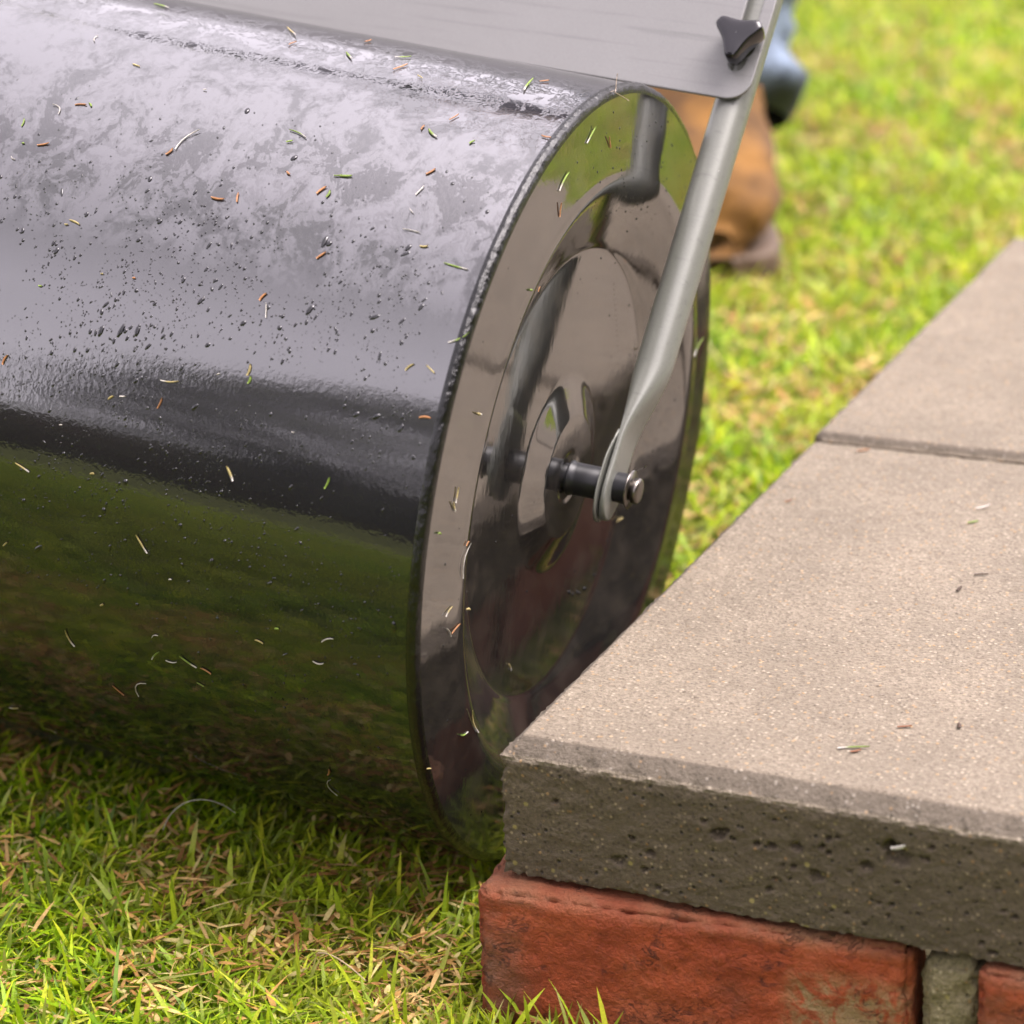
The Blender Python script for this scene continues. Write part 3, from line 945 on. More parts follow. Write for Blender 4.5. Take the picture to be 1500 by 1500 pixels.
# ------------------------------------------------------------------ grass clippings stuck to things
PAL = {'o': (0.34, 0.150, 0.060), 's': (0.36, 0.29, 0.12), 'g': (0.17, 0.25, 0.04), 'w': (0.46, 0.43, 0.39), 'd': (0.045, 0.02, 0.012), 'b': (0.20, 0.07, 0.03)}
NAMEC = {'o': 'orange dry', 's': 'straw yellow', 'g': 'green', 'w': 'whitish', 'd': 'dark brown', 'b': 'reddish brown'}
def clip_verts(P, N, T, L, wd, seed, curve=0.15):
    q = random.Random(seed)
    B = np.cross(N, T)
    ns = 6
    V = []
    cv = q.uniform(-curve, curve)
    li = q.uniform(0.0, 0.18)
    for k in range(ns):
        t = k / (ns - 1) - 0.5
        w_ = wd * (0.55 + 0.45 * math.sin(math.pi * (0.15 + 0.7 * (t + 0.5)))) * (1 if k < ns - 1 else 0.6)
        c = P + T * (L * t) + B * (cv * L * (4 * t * t - 0.5)) + N * (0.00025 + li * L * max(0, t) ** 2)
        for sb, h in ((-1, 0.0), (-0.35, 0.00035), (0.45, 0.0003), (1, 0.0)):
            V.append(c + B * (w_ * sb) + N * h)
    F = list(grid_faces(ns, 4, wrap_v=True)) + [np.array([3, 2, 1, 0]), np.array([0, 1, 2, 3]) + 4 * (ns - 1)]
    return np.array(V), np.array(F)
speck_V, speck_F, speck_C, so = [], [], [], 0
def clip(P, N, T, L, kind, where, group, seed, wscale=1.0):
    global so
    q = random.Random(seed * 7 + 1)
    wd = (0.00036 + 0.00032 * q.random()) * wscale
    if kind == 'w': wd *= 0.55
    c = np.array(PAL[kind]) * q.uniform(0.8, 1.2)
    V, F = clip_verts(P, N, T, L, wd, seed, 0.28 if kind == 'w' else 0.1)
    cols = np.tile(c, (len(V), 1))
    if kind in 'gs' and L > 0.006:
        cols[: len(V) // 3] = np.array(PAL['w']) * 0.9
    if L < 0.0047:
        speck_V.append(V); speck_F.append(F + so); speck_C.append(cols); so += len(V)
        return
    pm = V.mean(0)
    o = mesh_np("grass_clipping", V - pm, F, M_CLIP, True, None, col=cols)
    o.location = pm
    size = "long" if L > 0.012 else ("short" if L < 0.0065 else "middling")
    tag(o, f"{size} {NAMEC[kind]} grass clipping {where}".replace("straw yellow", "yellow") if len(where.split()) > 10 else f"{size} {NAMEC[kind]} grass clipping {where}", "grass clipping", group)

M3 = np.stack([Rn, Ru, Rv], 1)
def to_world(p): return M3 @ np.asarray(p) + RB
CL = [(-245.7, 76.4, 104, 6.2, 'w'), (-214.7, 71.8, 166, 4.6, 's'), (-226.6, 61.6, 12, 5.8, 'o'), (-222.0, 61.9, 137, 2.9, 'g'), (-236.5, 60.0, 137, 7.6, 'w'), (-249.1, 56.4, 100, 4.8, 'g'), (-233.5, 53.5, 23, 5.9, 'o'), (-243.5, 53.0, 11, 1.4, 'g'), (-244.9, 50.3, 154, 2.9, 'w'), (-166.9, 59.3, 65, 15.1, 'w'), (-171.3, 56.6, 66, 4.6, 'o'), (-116.9, 64.4, 162, 10.6, 'g'), (-118.6, 62.6, 27, 3.1, 'g'), (-111.0, 57.1, 151, 2.4, 'o'), (-92.0, 55.5, 58, 5.7, 'o'), (-87.9, 55.1, 86, 4.2, 'g'), (-137.8, 50.8, 2, 6.8, 'o'), (-128.9, 51.6, 104, 5.2, 'o'), (-201.4, 42.9, 167, 5.9, 's'), (-204.9, 42.3, 10, 1.7, 's'), (-79.1, 45.8, 51, 5.2, 'o'), (-99.4, 38.4, 59, 4.6, 'o'), (-95.9, 36.7, 106, 7.1, 'w'), (-163.2, 37.0, 10, 1.4, 'o'), (-207.9, 33.1, 10, 1.7, 'g'), (-240.5, 93.3, 160, 10.9, 'g'), (-166.8, 92.4, 132, 16, 's'), (-157.4, 87.0, 78, 5.9, 'o'), (-87.8, 58.4, 19, 3.8, 'g'), (-103.5, 90.1, 32, 7.9, 'g'), (-98.1, 85.8, 73, 10.1, 'o'), (-36.2, 88.2, 99, 18, 'g'), (-32.3, 91.4, 53, 5.2, 'o'), (-130.7, 95.6, 90, 7.6, 'o'), (-126.1, 86.4, 131, 9.7, 'g'), (-84.5, 83.6, 146, 4.2, 's'), (-53.0, 74.2, 69, 6.2, 'o'), (-63.3, 70.5, 87, 3.5, 'o'), (-57.3, 69.7, 142, 7.5, 'g'), (-37.3, 69.5, 56, 3.0, 'g'), (-47.3, 62.3, 56, 5.2, 'o'), (-47.6, 58.7, 72, 6.1, 'w'), (-42.9, 52.1, 178, 8.6, 'w'), (-34.4, 50.2, 11, 3.8, 's'), (-16.6, 48.3, 175, 11.8, 'g'), (-4.2, 38.7, 37, 10.1, 'g'), (-7.0, 73.8, 178, 4.6, 'o'), (-84.1, 58.6, 12, 5.8, 'g'), (-46.8, 55.1, 142, 3.5, 'w'), (-217.3, 22.3, 68, 5.1, 'o'), (-133.1, 24.6, 8, 9.2, 's'), (-135.8, 21.5, 74, 5.3, 'o'), (-96.3, 28.5, 88, 5.4, 's'), (-95.0, 27.2, 82, 3.6, 'g'), (-160.5, 20.7, 38, 3.0, 's'), (-154.8, 21.2, 10, 2.8, 'w'), (-201.5, 8.4, 158, 8.0, 's'), (-96.5, 14.6, 123, 7.3, 's'), (-49.2, 16.5, 73, 5.6, 'g'), (-138.1, 1.9, 126, 9.9, 's'), (-165.0, 10.0, 11, 2.1, 's'), (-210.8, -3.5, 45, 3.4, 's'), (-22.7, 33.6, 47, 4.8, 's'), (-13.0, 33.9, 149, 5.5, 's'), (-10.0, 27.7, 8, 5.4, 'o'), (-182.1, -16.9, 107, 10.3, 's'), (-133.9, -12.1, 32, 4.3, 'w'), (-135.1, -15.6, 51, 7.9, 'g'), (-126.7, -16.0, 7, 5.9, 'w'), (-117.7, -15.2, 149, 9.5, 'g'), (-108.7, -15.9, 156, 5.7, 'o'), (-78.6, -8.2, 166, 4.2, 's'), (-69.2, -5.4, 14, 2.1, 'g'), (-43.9, -5.0, 28, 6.7, 'w'), (-48.8, -9.1, 4, 5.4, 'w'), (-161.8, -25.4, 131, 7.4, 'o'), (-148.6, -23.3, 60, 14, 'w'), (-238.1, -41.0, 29, 7.7, 's'), (-228.1, -48.7, 117, 6.8, 's'), (-54.5, -31.3, 72, 6.5, 'o'), (-56.9, -35.5, 85, 18, 'w'), (-113.1, -18.9, 155, 3.8, 'g'), (-173.7, 69.4, 14, 1.7, 'w'), (-179.3, 36.6, 10, 1.4, 's'), (-110.5, 27.0, 29, 1.6, 'w'), (-69.3, 21.9, 11, 1.3, 'w'), (-183.6, 15.5, 11, 1.4, 'w'), (-123.3, -2.2, 13, 1.5, 'w'), (-160.6, -9.2, 39, 2.2, 's')]
def zone_drum(a, t):
    h = "by the plate" if t > 84 else "on the bright band" if t > 66 else "on the mottled flank" if t > 48 else "on the beaded flank" if t > 26 else "on the dark band" if t > 10 else "on the green flank" if t > -14 else "low above the grass"
    v = "far left" if a < -200 else "left of centre" if a < -140 else "at centre" if a < -90 else "right of centre" if a < -45 else "near the rim"
    return h + " of the drum, " + v
LABELS = {}
def unique(lab, L):
    """longer or shorter than its namesake, where two would read alike"""
    LABELS.setdefault(lab, []).append(L)
    return lab
for i, (a_, t_, o_, L_, k_) in enumerate(CL):
    th_ = math.radians(t_)
    P, N, Tc, Ta = drum_frame(np.array([a_ / 1000]), np.array([th_]), 0.0002)
    o_r = math.radians(o_)
    T = Ta[0] * math.cos(o_r) + Tc[0] * math.sin(o_r)
    clip(to_world(P[0]), M3 @ N[0], M3 @ T, L_ / 1000, k_, zone_drum(a_, t_), "grass clippings stuck to the drum", 100 + i)
DCL = [(-160.7, 52.3, 72, 7.0, 's'), (-163.2, 47.7, 120, 6.5, 's'), (-176.5, 39.8, 159, 4.0, 'g'), (-149.5, 24.9, 24, 3.2, 'o'), (-151.0, 17.1, 66, 16.4, 'w'), (-164.9, -2.4, 20, 7.0, 's'), (-157.7, -14.0, 8, 9.1, 'o'), (-163.8, -13.1, 131, 8.6, 'w'), (-131.0, -73.9, 123, 20.0, 's'), (-141.2, -75.6, 165, 9.1, 'g'), (-175.8, -77.7, 155, 5.3, 's'), (-50.8, -83.8, 127, 6.7, 's'), (-18.1, 179.3, 29, 11.7, 'g'), (5.5, 170.2, 120, 7.4, 'o'), (-50.8, 166.1, 29, 12.5, 'g'), (-55.6, 153.9, 84, 6.6, 'o'), (-72.2, 120.7, 41, 2.8, 'o'), (-89.1, 125.8, 162, 4.1, 'g'), (96.6, -60.8, 168, 14, 's'), (165.3, 17.1, 30, 13.9, 'g'), (-140.8, 83.8, 154, 6.8, 's'), (117.9, 27.4, 162, 4, 's'), (-112.3, -26.3, 158, 4.5, 's')]
DWH = ["on the end plate's left rim, upper of two beside the axle", "on the end plate's left rim, lower of two beside the axle", "x", "x", "and bent, on the end plate left of the boss", "on the end plate's left rim below the bent white one", "in a V on the end plate's left rim", "in a V on the end plate's left rim",
       "upright, low on the end plate near the slab corner", "beside the long straw one low on the end plate", "low on the end plate's outer rim", "at the bottom of the end plate's dished floor", "highest on the end plate, below the rim bead", "on the dark tube reflection atop the end plate", "slanting on the end plate's upper left edge", "on the end plate's upper left edge", "x", "x",
       "right of the axle pin on the end plate", "right of the grey tube on the end plate", "on the end plate's left rim above the axle", "x", "x"]
for i, (u_, v_, o_, L_, k_) in enumerate(DCL):
    r_ = math.hypot(u_, v_) / 1000
    x_ = np.interp(r_, facep[::-1, 1], facep[::-1, 0]) + 0.0003
    o_r = math.radians(o_)
    wh = DWH[i]
    clip(to_world((x_, u_ / 1000, v_ / 1000 + R)), Rn, M3 @ np.array([0, math.cos(o_r), math.sin(o_r)]), L_ / 1000, k_, wh, "grass clippings stuck to the end plate", 300 + i)
# three-legged straw scrap standing on the rim top
c0 = to_world((0.0005, 0.012, 2 * R - 0.0005))
vs, fs, o0 = [], [], 0
for d in ((0.1, 0.05, 1.0), (-0.75, -0.3, -0.25), (0.55, 0.4, -0.45)):
    d = np.array(d); d /= np.linalg.norm(d)
    V, F = clip_verts(c0 + d * 0.0042, np.cross(d, [0.4, -0.8, 0.3]), d, 0.0085, 0.0006, 3, 0.05)
    vs.append(V); fs.append(F + o0); o0 += len(V)
V = np.concatenate(vs); pm = V.mean(0)
o = mesh_np("straw_scrap", V - pm, np.concatenate(fs), M_CLIP, True, None, col=np.tile((0.62, 0.50, 0.40), (len(V), 1)))
o.location = pm
tag(o, "pale three-pronged straw scrap standing on top of the drum rim under the plate", "straw scrap")

SLC = [(25.1, 313, 20, 4.6, 'b', "lying near the left edge of the near slab"), (123.4, 336.1, 25, 9, 'w', "lying on the near slab below the joint"), (124.4, 314.1, 15, 6, 'g', "on the near slab beside the whitish one"),
       (147.6, 248, -5, 7, 'd', "lying in the middle of the near slab"), (142.7, 227.2, 60, 5.5, 'd', "curled on the middle of the near slab"), (150, 42.8, -4, 14, 'g', "lying near the front edge of the near slab"),
       (151.9, 39.9, 15, 5, 'b', "touching the green blade near the front edge of the slab"), (164.3, 70.4, 0, 6.5, 'b', "on the front third of the near slab"), (186.3, 79.1, 80, 4.5, 'd', "near the front right of the near slab"), (38.5, 398.2, 10, 7, 'o', "lying by the joint between the two slabs")]
for i, (x, y_, o_, L_, k_, wh) in enumerate(SLC):
    o_r = math.radians(o_ + 27)
    clip(np.array([x / 1000, y_ / 1000, 0.0078]), np.array([0, 0, 1.0]), np.array([math.cos(o_r), math.sin(o_r), 0]), L_ / 1000, k_, wh, "plant scraps lying on the slabs", 500 + i, 1.5)
clip(np.array([0.1842, -0.0006, -0.0128]), np.array([0, -1.0, 0.2]), np.array([0.9, 0, 0.35]), 0.0072, 'w', "caught in a pit of the slab's front face", "plant scraps lying on the slabs", 540, 4.0)
if speck_V:
    o = mesh_np("clipping_specks", np.concatenate(speck_V), np.concatenate(speck_F), M_CLIP, True, None, col=np.concatenate(speck_C))
    tag(o, "tiny grass specks stuck to the wet drum", "grass specks", kind="stuff")

# ------------------------------------------------------------------ grass
def in_path(x, y):
    return (x > -0.012) & (x < 0.43) & (y > -0.014) & (y < 0.845)
def clearance(x, y):
    """free height over the lawn under the drum (inf where the drum is not overhead)"""
    P = np.stack([x, y, lawn_z(x, y)], -1) - RC
    a_ = P @ Rn; u_ = P @ Ru; v_ = P @ Rv
    c = np.where(np.abs(u_) < R, -np.sqrt(np.clip(R * R - u_ * u_, 0, None)) - v_, 9.0)
    return np.where((a_ < 0.006) & (a_ > -LEN - 0.006), c, 9.0)

def blades(x, y, h, wd, lean, col, tipcol=None, z0=None, seed=1, up=1.0):
    g = np.random.default_rng(seed)
    n = len(x)
    az = g.uniform(0, 2 * math.pi, n)
    D = np.stack([np.cos(az), np.sin(az), np.zeros(n)], -1)
    tw = az + math.pi / 2 + g.normal(0, 0.5, n)
    Sd = np.stack([np.cos(tw), np.sin(tw), g.normal(0, 0.15, n)], -1)
    z = lawn_z(x, y) if z0 is None else z0
    B = np.stack([x, y, z - 0.002], -1)
    V = np.zeros((n, 7, 3))
    cu = g.uniform(0.2, 1.0, n)
    for k, (t, wf) in enumerate([(0.0, 0.75), (0.4, 1.0), (0.75, 0.72)]):
        c = B + D * (h * lean * (t + cu * t * t))[:, None] * 0.6 + np.array([0, 0, 1.0]) * (h * up * t * (1 - 0.30 * lean * cu * t))[:, None]
        V[:, 2 * k] = c - Sd * (wd * wf)[:, None]
        V[:, 2 * k + 1] = c + Sd * (wd * wf)[:, None]
    t = 1.0
    V[:, 6] = B + D * (h * lean * (t + cu * t * t))[:, None] * 0.6 + np.array([0, 0, 1.0]) * (h * up * t * (1 - 0.30 * lean * cu * t))[:, None]
    F = np.array([[0, 1, 3], [0, 3, 2], [2, 3, 5], [2, 5, 4], [4, 5, 6]])
    F = (F[None] + (np.arange(n) * 7)[:, None, None]).reshape(-1, 3)
    C = np.repeat(col[:, None, :], 7, 1)
    C[:, 0:2] *= 0.8
    if tipcol is not None:
        C[:, 6] = tipcol; C[:, 4:6] = C[:, 4:6] * .6 + tipcol[:, None] * .4
    return V.reshape(-1, 3), F, C.reshape(-1, 3)

def grass_cols(n, g, yellow):
    base = np.array([(0.135, 0.255, 0.006), (0.26, 0.42, 0.008), (0.41, 0.55, 0.012), (0.56, 0.61, 0.035), (0.08, 0.15, 0.006)])
    i = g.choice(5, n, p=[0.26, 0.30, 0.22, 0.12, 0.10])
    c = base[i] * g.uniform(0.75, 1.25, (n, 1))
    yb = np.clip(yellow, 0, 1)[:, None]
    return c * (1 - yb * 0.35) + np.array([0.46, 0.46, 0.05]) * yb * 0.35

def field(name, label, cat, x0, x1, y0, y1, dens, hrange, wrange, lean, seed, kind, mask=None):
    g = np.random.default_rng(seed)
    n = int((x1 - x0) * (y1 - y0) * dens)
    x = g.uniform(x0, x1, n); y = g.uniform(y0, y1, n)
    k = ~in_path(x, y)
    if mask is not None: k &= mask(x, y)
    patch = fbm(np.stack([x * 26, y * 26, 0 * x], -1), 201, 3)
    pr = g.random(n)
    if kind == 'grass': k &= pr < 0.72 + 0.9 * patch
    else: k &= pr < 0.5 - 1.5 * patch
    x, y, patch = x[k], y[k], patch[k]
    n = len(x)
    h = g.uniform(*hrange, n) * (1 + 0.25 * g.standard_normal(n)).clip(0.5, 1.7)
    cl = clearance(x, y)
    k = cl > 0.006
    h = np.minimum(h, cl * 0.8)
    x, y, patch, h = x[k], y[k], patch[k], h[k]
    n = len(x)
    wd = g.uniform(*wrange, n)
    if kind == 'grass':
        col = grass_cols(n, g, 0.5 + 1.6 * fbm(np.stack([x * 9, y * 9, 0 * x], -1), 205, 2))
        tip = np.where(g.random(n)[:, None] < 0.22, np.array([[0.42, 0.34, 0.14]]), col * 1.15)
        V, F, C = blades(x, y, h, wd, g.uniform(*lean, n), col, tip, seed=seed)
    else:
        base = np.array([(0.40, 0.22, 0.065), (0.52, 0.34, 0.13), (0.26, 0.125, 0.035), (0.46, 0.38, 0.15)])
        col = base[g.choice(4, n, p=[.35, .25, .25, .15])] * g.uniform(0.7, 1.25, (n, 1))
        V, F, C = blades(x, y, h, wd, g.uniform(*lean, n), col, seed=seed, up=0.32, z0=lawn_z(x, y) + g.uniform(0.0, 0.013, n))
    return V, F, C

def join(name, parts, mat, label, cat):
    off = 0; Vs, Fs, Cs = [], [], []
    for V, F, C in parts:
        Vs.append(V); Fs.append(F + off); Cs.append(C); off += len(V)
    o = mesh_np(name, np.concatenate(Vs), np.concatenate(Fs), mat, True, None, col=np.concatenate(Cs))
    return tag(o, label, cat, kind="stuff")

near = (-0.62, 0.24, -0.22, 0.24)
frust = lambda x, y: (x > -0.62 - 0.08 * y) & (x < 0.30 + 0.30 * y)
g1 = field("g", "", "", *near, 190000, (0.007, 0.017), (0.0006, 0.0015), (0.4, 2.2), 301, 'grass')
g1b = field("g", "", "", *near, 9000, (0.016, 0.028), (0.0009, 0.0018), (0.1, 1.0), 302, 'grass')
s1 = field("s", "", "", *near, 96000, (0.004, 0.011), (0.0006, 0.0016), (0.5, 2.2), 303, 'straw')
g2 = field("g", "", "", -0.60, 0.9, 0.24, 2.9, 66000, (0.010, 0.024), (0.0010, 0.0021), (0.3, 1.7), 311, 'grass', frust)
s2 = field("s", "", "", -0.60, 0.9, 0.24, 2.9, 26000, (0.010, 0.024), (0.0008, 0.0019), (0.5, 1.6), 313, 'straw', frust)
g3 = field("g", "", "", -1.4, 1.2, -1.6, -0.22, 14000, (0.016, 0.034), (0.0014, 0.003), (0.3, 1.2), 321, 'grass')
g1c = field("g", "", "", -0.055, 0.06, -0.075, -0.012, 42000, (0.014, 0.034), (0.0008, 0.0017), (0.1, 0.9), 305, "grass")
outside = lambda x, y: ~((x > -0.60) & (x < 0.9) & (y > 0.24) & (y < 2.9) & frust(x, y)) & ~((x > -0.62) & (x < 0.24) & (y > -0.22) & (y <= 0.24))
g4 = field("g", "", "", -1.9, 2.0, -1.7, 4.2, 8500, (0.014, 0.030), (0.0018, 0.0034), (0.4, 1.8), 331, 'grass', outside)
join("grass", [g1, g1b, g1c, g2, g3, g4], M_GRASS, "short mown green lawn grass round the roller and slabs", "grass")
join("thatch", [s1, s2], M_STRAW, "dry tan thatch lying between the green grass blades", "dry grass")

# a few loose bleached stalks on the foreground grass
def stalk(pts, r, col, label):
    P = np.array(pts, float)
    t = np.linspace(0, 1, 22)
    n = len(P) - 1
    C = sum(np.outer(math.comb(n, k) * t ** k * (1 - t) ** (n - k), P[k]) for k in range(n + 1))
    th = np.linspace(0, 2 * math.pi, 6, endpoint=False)
    d = np.gradient(C, axis=0); d /= np.linalg.norm(d, axis=1, keepdims=True)
    a_ = np.cross(d, [0.2, 0.3, 0.9]); a_ /= np.linalg.norm(a_, axis=1, keepdims=True); b_ = np.cross(d, a_)
    V = np.concatenate([C[i] + r * (1 - 0.5 * t[i]) * (np.outer(np.cos(th), a_[i]) + np.outer(np.sin(th), b_[i])) for i in range(22)])
    pm = V.mean(0)
    o = mesh_np("bleached_stalk", V - pm, grid_faces(22, 6, wrap_v=True), M_CLIP, True, None, col=np.tile(col, (len(V), 1)))
    o.location = pm
    tag(o, label, "grass stalk")
zf = lambda x, y: float(lawn_z(np.array([x]), np.array([y]))[0])
stalk([(-0.214, 0.050, -0.102), (-0.202, 0.044, -0.078), (-0.184, 0.048, -0.074), (-0.172, 0.052, -0.086)], 0.00032, (0.42, 0.39, 0.36), "pale arched grass stalk standing over the turf in front of the drum")
stalk([(-0.080, -0.035, -0.100), (-0.066, -0.045, -0.090), (-0.045, -0.055, -0.096)], 0.0005, (0.36, 0.27, 0.17), "bent straw coloured stalk on the bright grass left of the brick")

# ------------------------------------------------------------------ person behind the roller
PX, PY = -0.292, 1.075
pz = zf(PX, PY + 0.1)
person = empty("person", (PX, PY + 0.1, pz))
tag(person, "person in washed blue jeans and tan suede boots standing on the lawn behind the roller", "person")
def loft(name, rings, mat, parent, nseg=40, noise=0.0, nsc=18, seed=1, caps=True):
    """rings: (centre xyz, half-x, half-y, tilt) horizontal-ish ellipses"""
    th = np.linspace(0, 2 * math.pi, nseg, endpoint=False)
    V = []
    for (c, hx, hy) in rings:
        V.append(np.stack([c[0] + hx * np.cos(th), c[1] + hy * np.sin(th), np.full(nseg, c[2])], -1))
    V = np.concatenate(V)
    if noise:
        ctr = np.repeat(np.array([r[0] for r in rings]), nseg, 0)
        d = V - ctr
        k = fbm(V * np.array([nsc, nsc, nsc * 1.6]), seed, 3) * noise
        V = V + d / np.maximum(np.linalg.norm(d, axis=1, keepdims=True), 1e-6) * k[:, None]
    F = [grid_faces(len(rings), nseg, wrap_v=True)[:, ::-1]]
    if caps:
        F += [np.arange(nseg)[None, :], (np.arange(nseg)[::-1] + (len(rings) - 1) * nseg)[None, :]]
    return mesh_np(name, V, F, mat, True, parent)

def boot(fx, fy, ang, seed):
    # built along -Y (toe) from the heel, foot frame -> person frame
    n = 40
    ys = np.array([0.085, 0.080, 0.062, 0.035, 0.005, -0.030, -0.065, -0.105, -0.145, -0.175, -0.190, -0.197])
    hts = np.array([0.050, 0.100, 0.150, 0.158, 0.158, 0.150, 0.118, 0.092, 0.078, 0.066, 0.048, 0.022])
    wds = np.array([0.018, 0.034, 0.045, 0.050, 0.051, 0.052, 0.054, 0.056, 0.056, 0.048, 0.035, 0.014])
    t = np.linspace(0, 1, 48)
    src = np.linspace(0, 1, len(ys))
    Y = np.interp(t, src, ys); H = np.interp(t, src, hts); W = np.interp(t, src, wds)
    th = np.linspace(0, 2 * math.pi, n, endpoint=False)
    ca, sa = math.cos(ang), math.sin(ang)
    def ring(y, z0, h, w_, pw):
        c, s = np.cos(th), np.sin(th)
        x = np.sign(c) * np.abs(c) ** (2 / pw) * w_
        z = z0 + h / 2 + np.sign(s) * np.abs(s) ** (2 / pw) * h / 2
        return np.stack([x, np.full(n, y), z], -1)
    def place(V):
        return np.stack([fx + ca * V[:, 0] - sa * V[:, 1], fy + sa * V[:, 0] + ca * V[:, 1], V[:, 2]], -1)
    V = np.concatenate([ring(y_, 0.022, h_, w_, 2.6) for y_, h_, w_ in zip(Y, H, W)])
    V[:, 0] += 0.009 * fbm(V * np.array([30, 30, 55]), seed, 3); V[:, 1] += 0.009 * fbm(V * np.array([26, 26, 50]), seed + 4, 3)
    V[:, 2] += 0.005 * fbm(V * 34, seed + 8, 3)
    cap = [np.arange(n)[None, :], (np.arange(n)[::-1] + 47 * n)[None, :]]
    b_ = mesh_np("boot", place(V), [grid_faces(48, n, wrap_v=True)] + [c[:, ::-1] for c in cap], M_SUEDE, True, person)
    Vs = np.concatenate([ring(y_, -0.004, 0.028, w_ + 0.001, 6) for y_, w_ in zip(Y * 1.035, W)])
    mesh_np("sole", place(Vs), [grid_faces(48, n, wrap_v=True)] + [c[:, ::-1] for c in cap], M_SOLE, True, b_)
boot(-0.078, 0.028, math.radians(25), 3)
boot(-0.27, 0.40, math.radians(8), 9)

def leg(ax, ay, kx, ky, hx, hy, seed):
    rings = []
    pts = [(0.125, ax, ay + 0.01, 0.060, 0.066), (0.135, ax + .004, ay + 0.01, 0.064, 0.070), (0.160, ax + 0.006, ay + .012, 0.066, 0.070), (0.185, ax - .002, ay + .014, 0.054, 0.060), (0.215, ax + .004, ay + .016, 0.060, 0.066), (0.25, ax + .008, ay + .018, 0.063, 0.068),
           (0.32, ax + (kx - ax) * .4, ay + (ky - ay) * .4, 0.068, 0.074), (0.48, kx, ky, 0.074, 0.080), (0.66, (kx + hx) / 2, (ky + hy) / 2, 0.086, 0.092), (0.84, hx, hy, 0.100, 0.115)]
    A = np.array(pts)
    A[:6, 0] -= 0.04
    zz = np.linspace(0.085, 0.84, 74)
    for z in zz:
        rings.append(((np.interp(z, A[:, 0], A[:, 1]), np.interp(z, A[:, 0], A[:, 2]), z), np.interp(z, A[:, 0], A[:, 3]), np.interp(z, A[:, 0], A[:, 4])))
    return rings
# jeans: two legs and the seat in one garment mesh
def jeans():
    Vs, Fs, off = [], [], 0
    n = 40
    th = np.linspace(0, 2 * math.pi, n, endpoint=False)
    for rings, seed in ((leg(-0.062, 0.026, -0.024, 0.06, 0.09, 0.24, 1), 5), (leg(-0.27, 0.415, -0.18, 0.34, -0.07, 0.24, 1), 8),
                        ([((0.01, 0.24, z), w_, d_) for z, w_, d_ in ((0.80, 0.155, 0.105), (0.86, 0.178, 0.125), (0.93, 0.175, 0.125), (1.00, 0.160, 0.112), (1.03, 0.155, 0.108))], 12)):
        V = np.concatenate([np.stack([c[0] + hx * np.cos(th), c[1] + hy * np.sin(th), np.full(n, c[2])], -1) for c, hx, hy in rings])
        ctr = np.repeat(np.array([r[0] for r in rings]), n, 0)
        d = V - ctr
        k = 0.019 * fbm(V * np.array([18, 18, 46]), seed, 3)
        V = V + d / np.linalg.norm(d, axis=1, keepdims=True) * k[:, None]
        V[:, 2] -= 0.45 * (V[:, 1] - ctr[:, 1] + 0.5 * (ctr[:, 0] - V[:, 0])) * np.clip((0.30 - V[:, 2]) / 0.15, 0, 1)
        Vs.append(V); Fs.append(grid_faces(len(rings), n, wrap_v=True)[:, ::-1] + off); off += len(V)
    return mesh_np("jeans", np.concatenate(Vs), np.concatenate(Fs), M_JEANS, True, person)
jeans()

def skin_mesh(name, nodes, edges, mat, root=0, sub=2):
    me = bpy.data.meshes.new(name)
    me.from_pydata([n_[0] for n_ in nodes], edges, [])
    o = bpy.data.objects.new(name, me)
    link(o, person)
    sk = o.modifiers.new("skin", 'SKIN')
    for i, n_ in enumerate(nodes):
        v = me.skin_vertices[0].data[i]
        r_ = n_[1]
        v.radius = (r_, r_) if isinstance(r_, float) else r_
        v.use_root = (i == root)
    sb = o.modifiers.new("sub", 'SUBSURF'); sb.levels = sub; sb.render_levels = sub
    me.materials.append(mat)
    sk.use_smooth_shade = True
    return o
gripz = float((to_world(hp(-0.16)))[2] - pz)
gw1 = to_world(hp(-0.16)); gw2 = to_world(hp(-0.42))
def rel(p): return (float(p[0]) - PX, float(p[1]) - (PY + 0.1), float(p[2]) - pz)
h1 = rel(gw1 + np.array([0, 0.012, 0.012])); h2 = rel(gw2 + np.array([0, 0.012, 0.012]))
bx = 0.0
nodes = [((bx, 0.24, 0.95), (0.15, 0.10)), ((bx, 0.21, 1.12), (0.14, 0.095)), ((bx, 0.15, 1.32), (0.155, 0.10)), ((bx, 0.12, 1.42), (0.11, 0.08)), ((bx, 0.11, 1.50), 0.055), ((bx, 0.085, 1.58), (0.072, 0.085)), ((bx, 0.08, 1.68), (0.078, 0.095)), ((bx, 0.09, 1.76), (0.05, 0.06)),
         ((bx + 0.18, 0.12, 1.39), 0.058), ((bx + 0.23, 0.04, 1.14), 0.045), ((h1[0] + 0.05, h1[1] + 0.10, h1[2] + 0.06), 0.033), ((h1[0], h1[1] + 0.02, h1[2] + 0.02), (0.040, 0.022)),
         ((bx - 0.18, 0.12, 1.39), 0.058), ((bx - 0.22, 0.04, 1.14), 0.045), ((h2[0] + 0.02, h2[1] + 0.10, h2[2] + 0.06), 0.033), ((h2[0], h2[1] + 0.02, h2[2] + 0.02), (0.040, 0.022)),
         ((0.08, 0.24, 0.86), 0.085), ((-0.024, 0.060, 0.50), 0.055), ((-0.064, 0.030, 0.14), 0.036), ((-0.07, 0.24, 0.86), 0.085), ((-0.18, 0.34, 0.50), 0.055), ((-0.27, 0.42, 0.14), 0.036)]
edges = [(0, 1), (1, 2), (2, 3), (3, 4), (4, 5), (5, 6), (6, 7), (3, 8), (8, 9), (9, 10), (10, 11), (3, 12), (12, 13), (13, 14), (14, 15), (0, 16), (16, 17), (17, 18), (0, 19), (19, 20), (20, 21)]
skin_mesh("body", nodes, edges, M_SKIN)
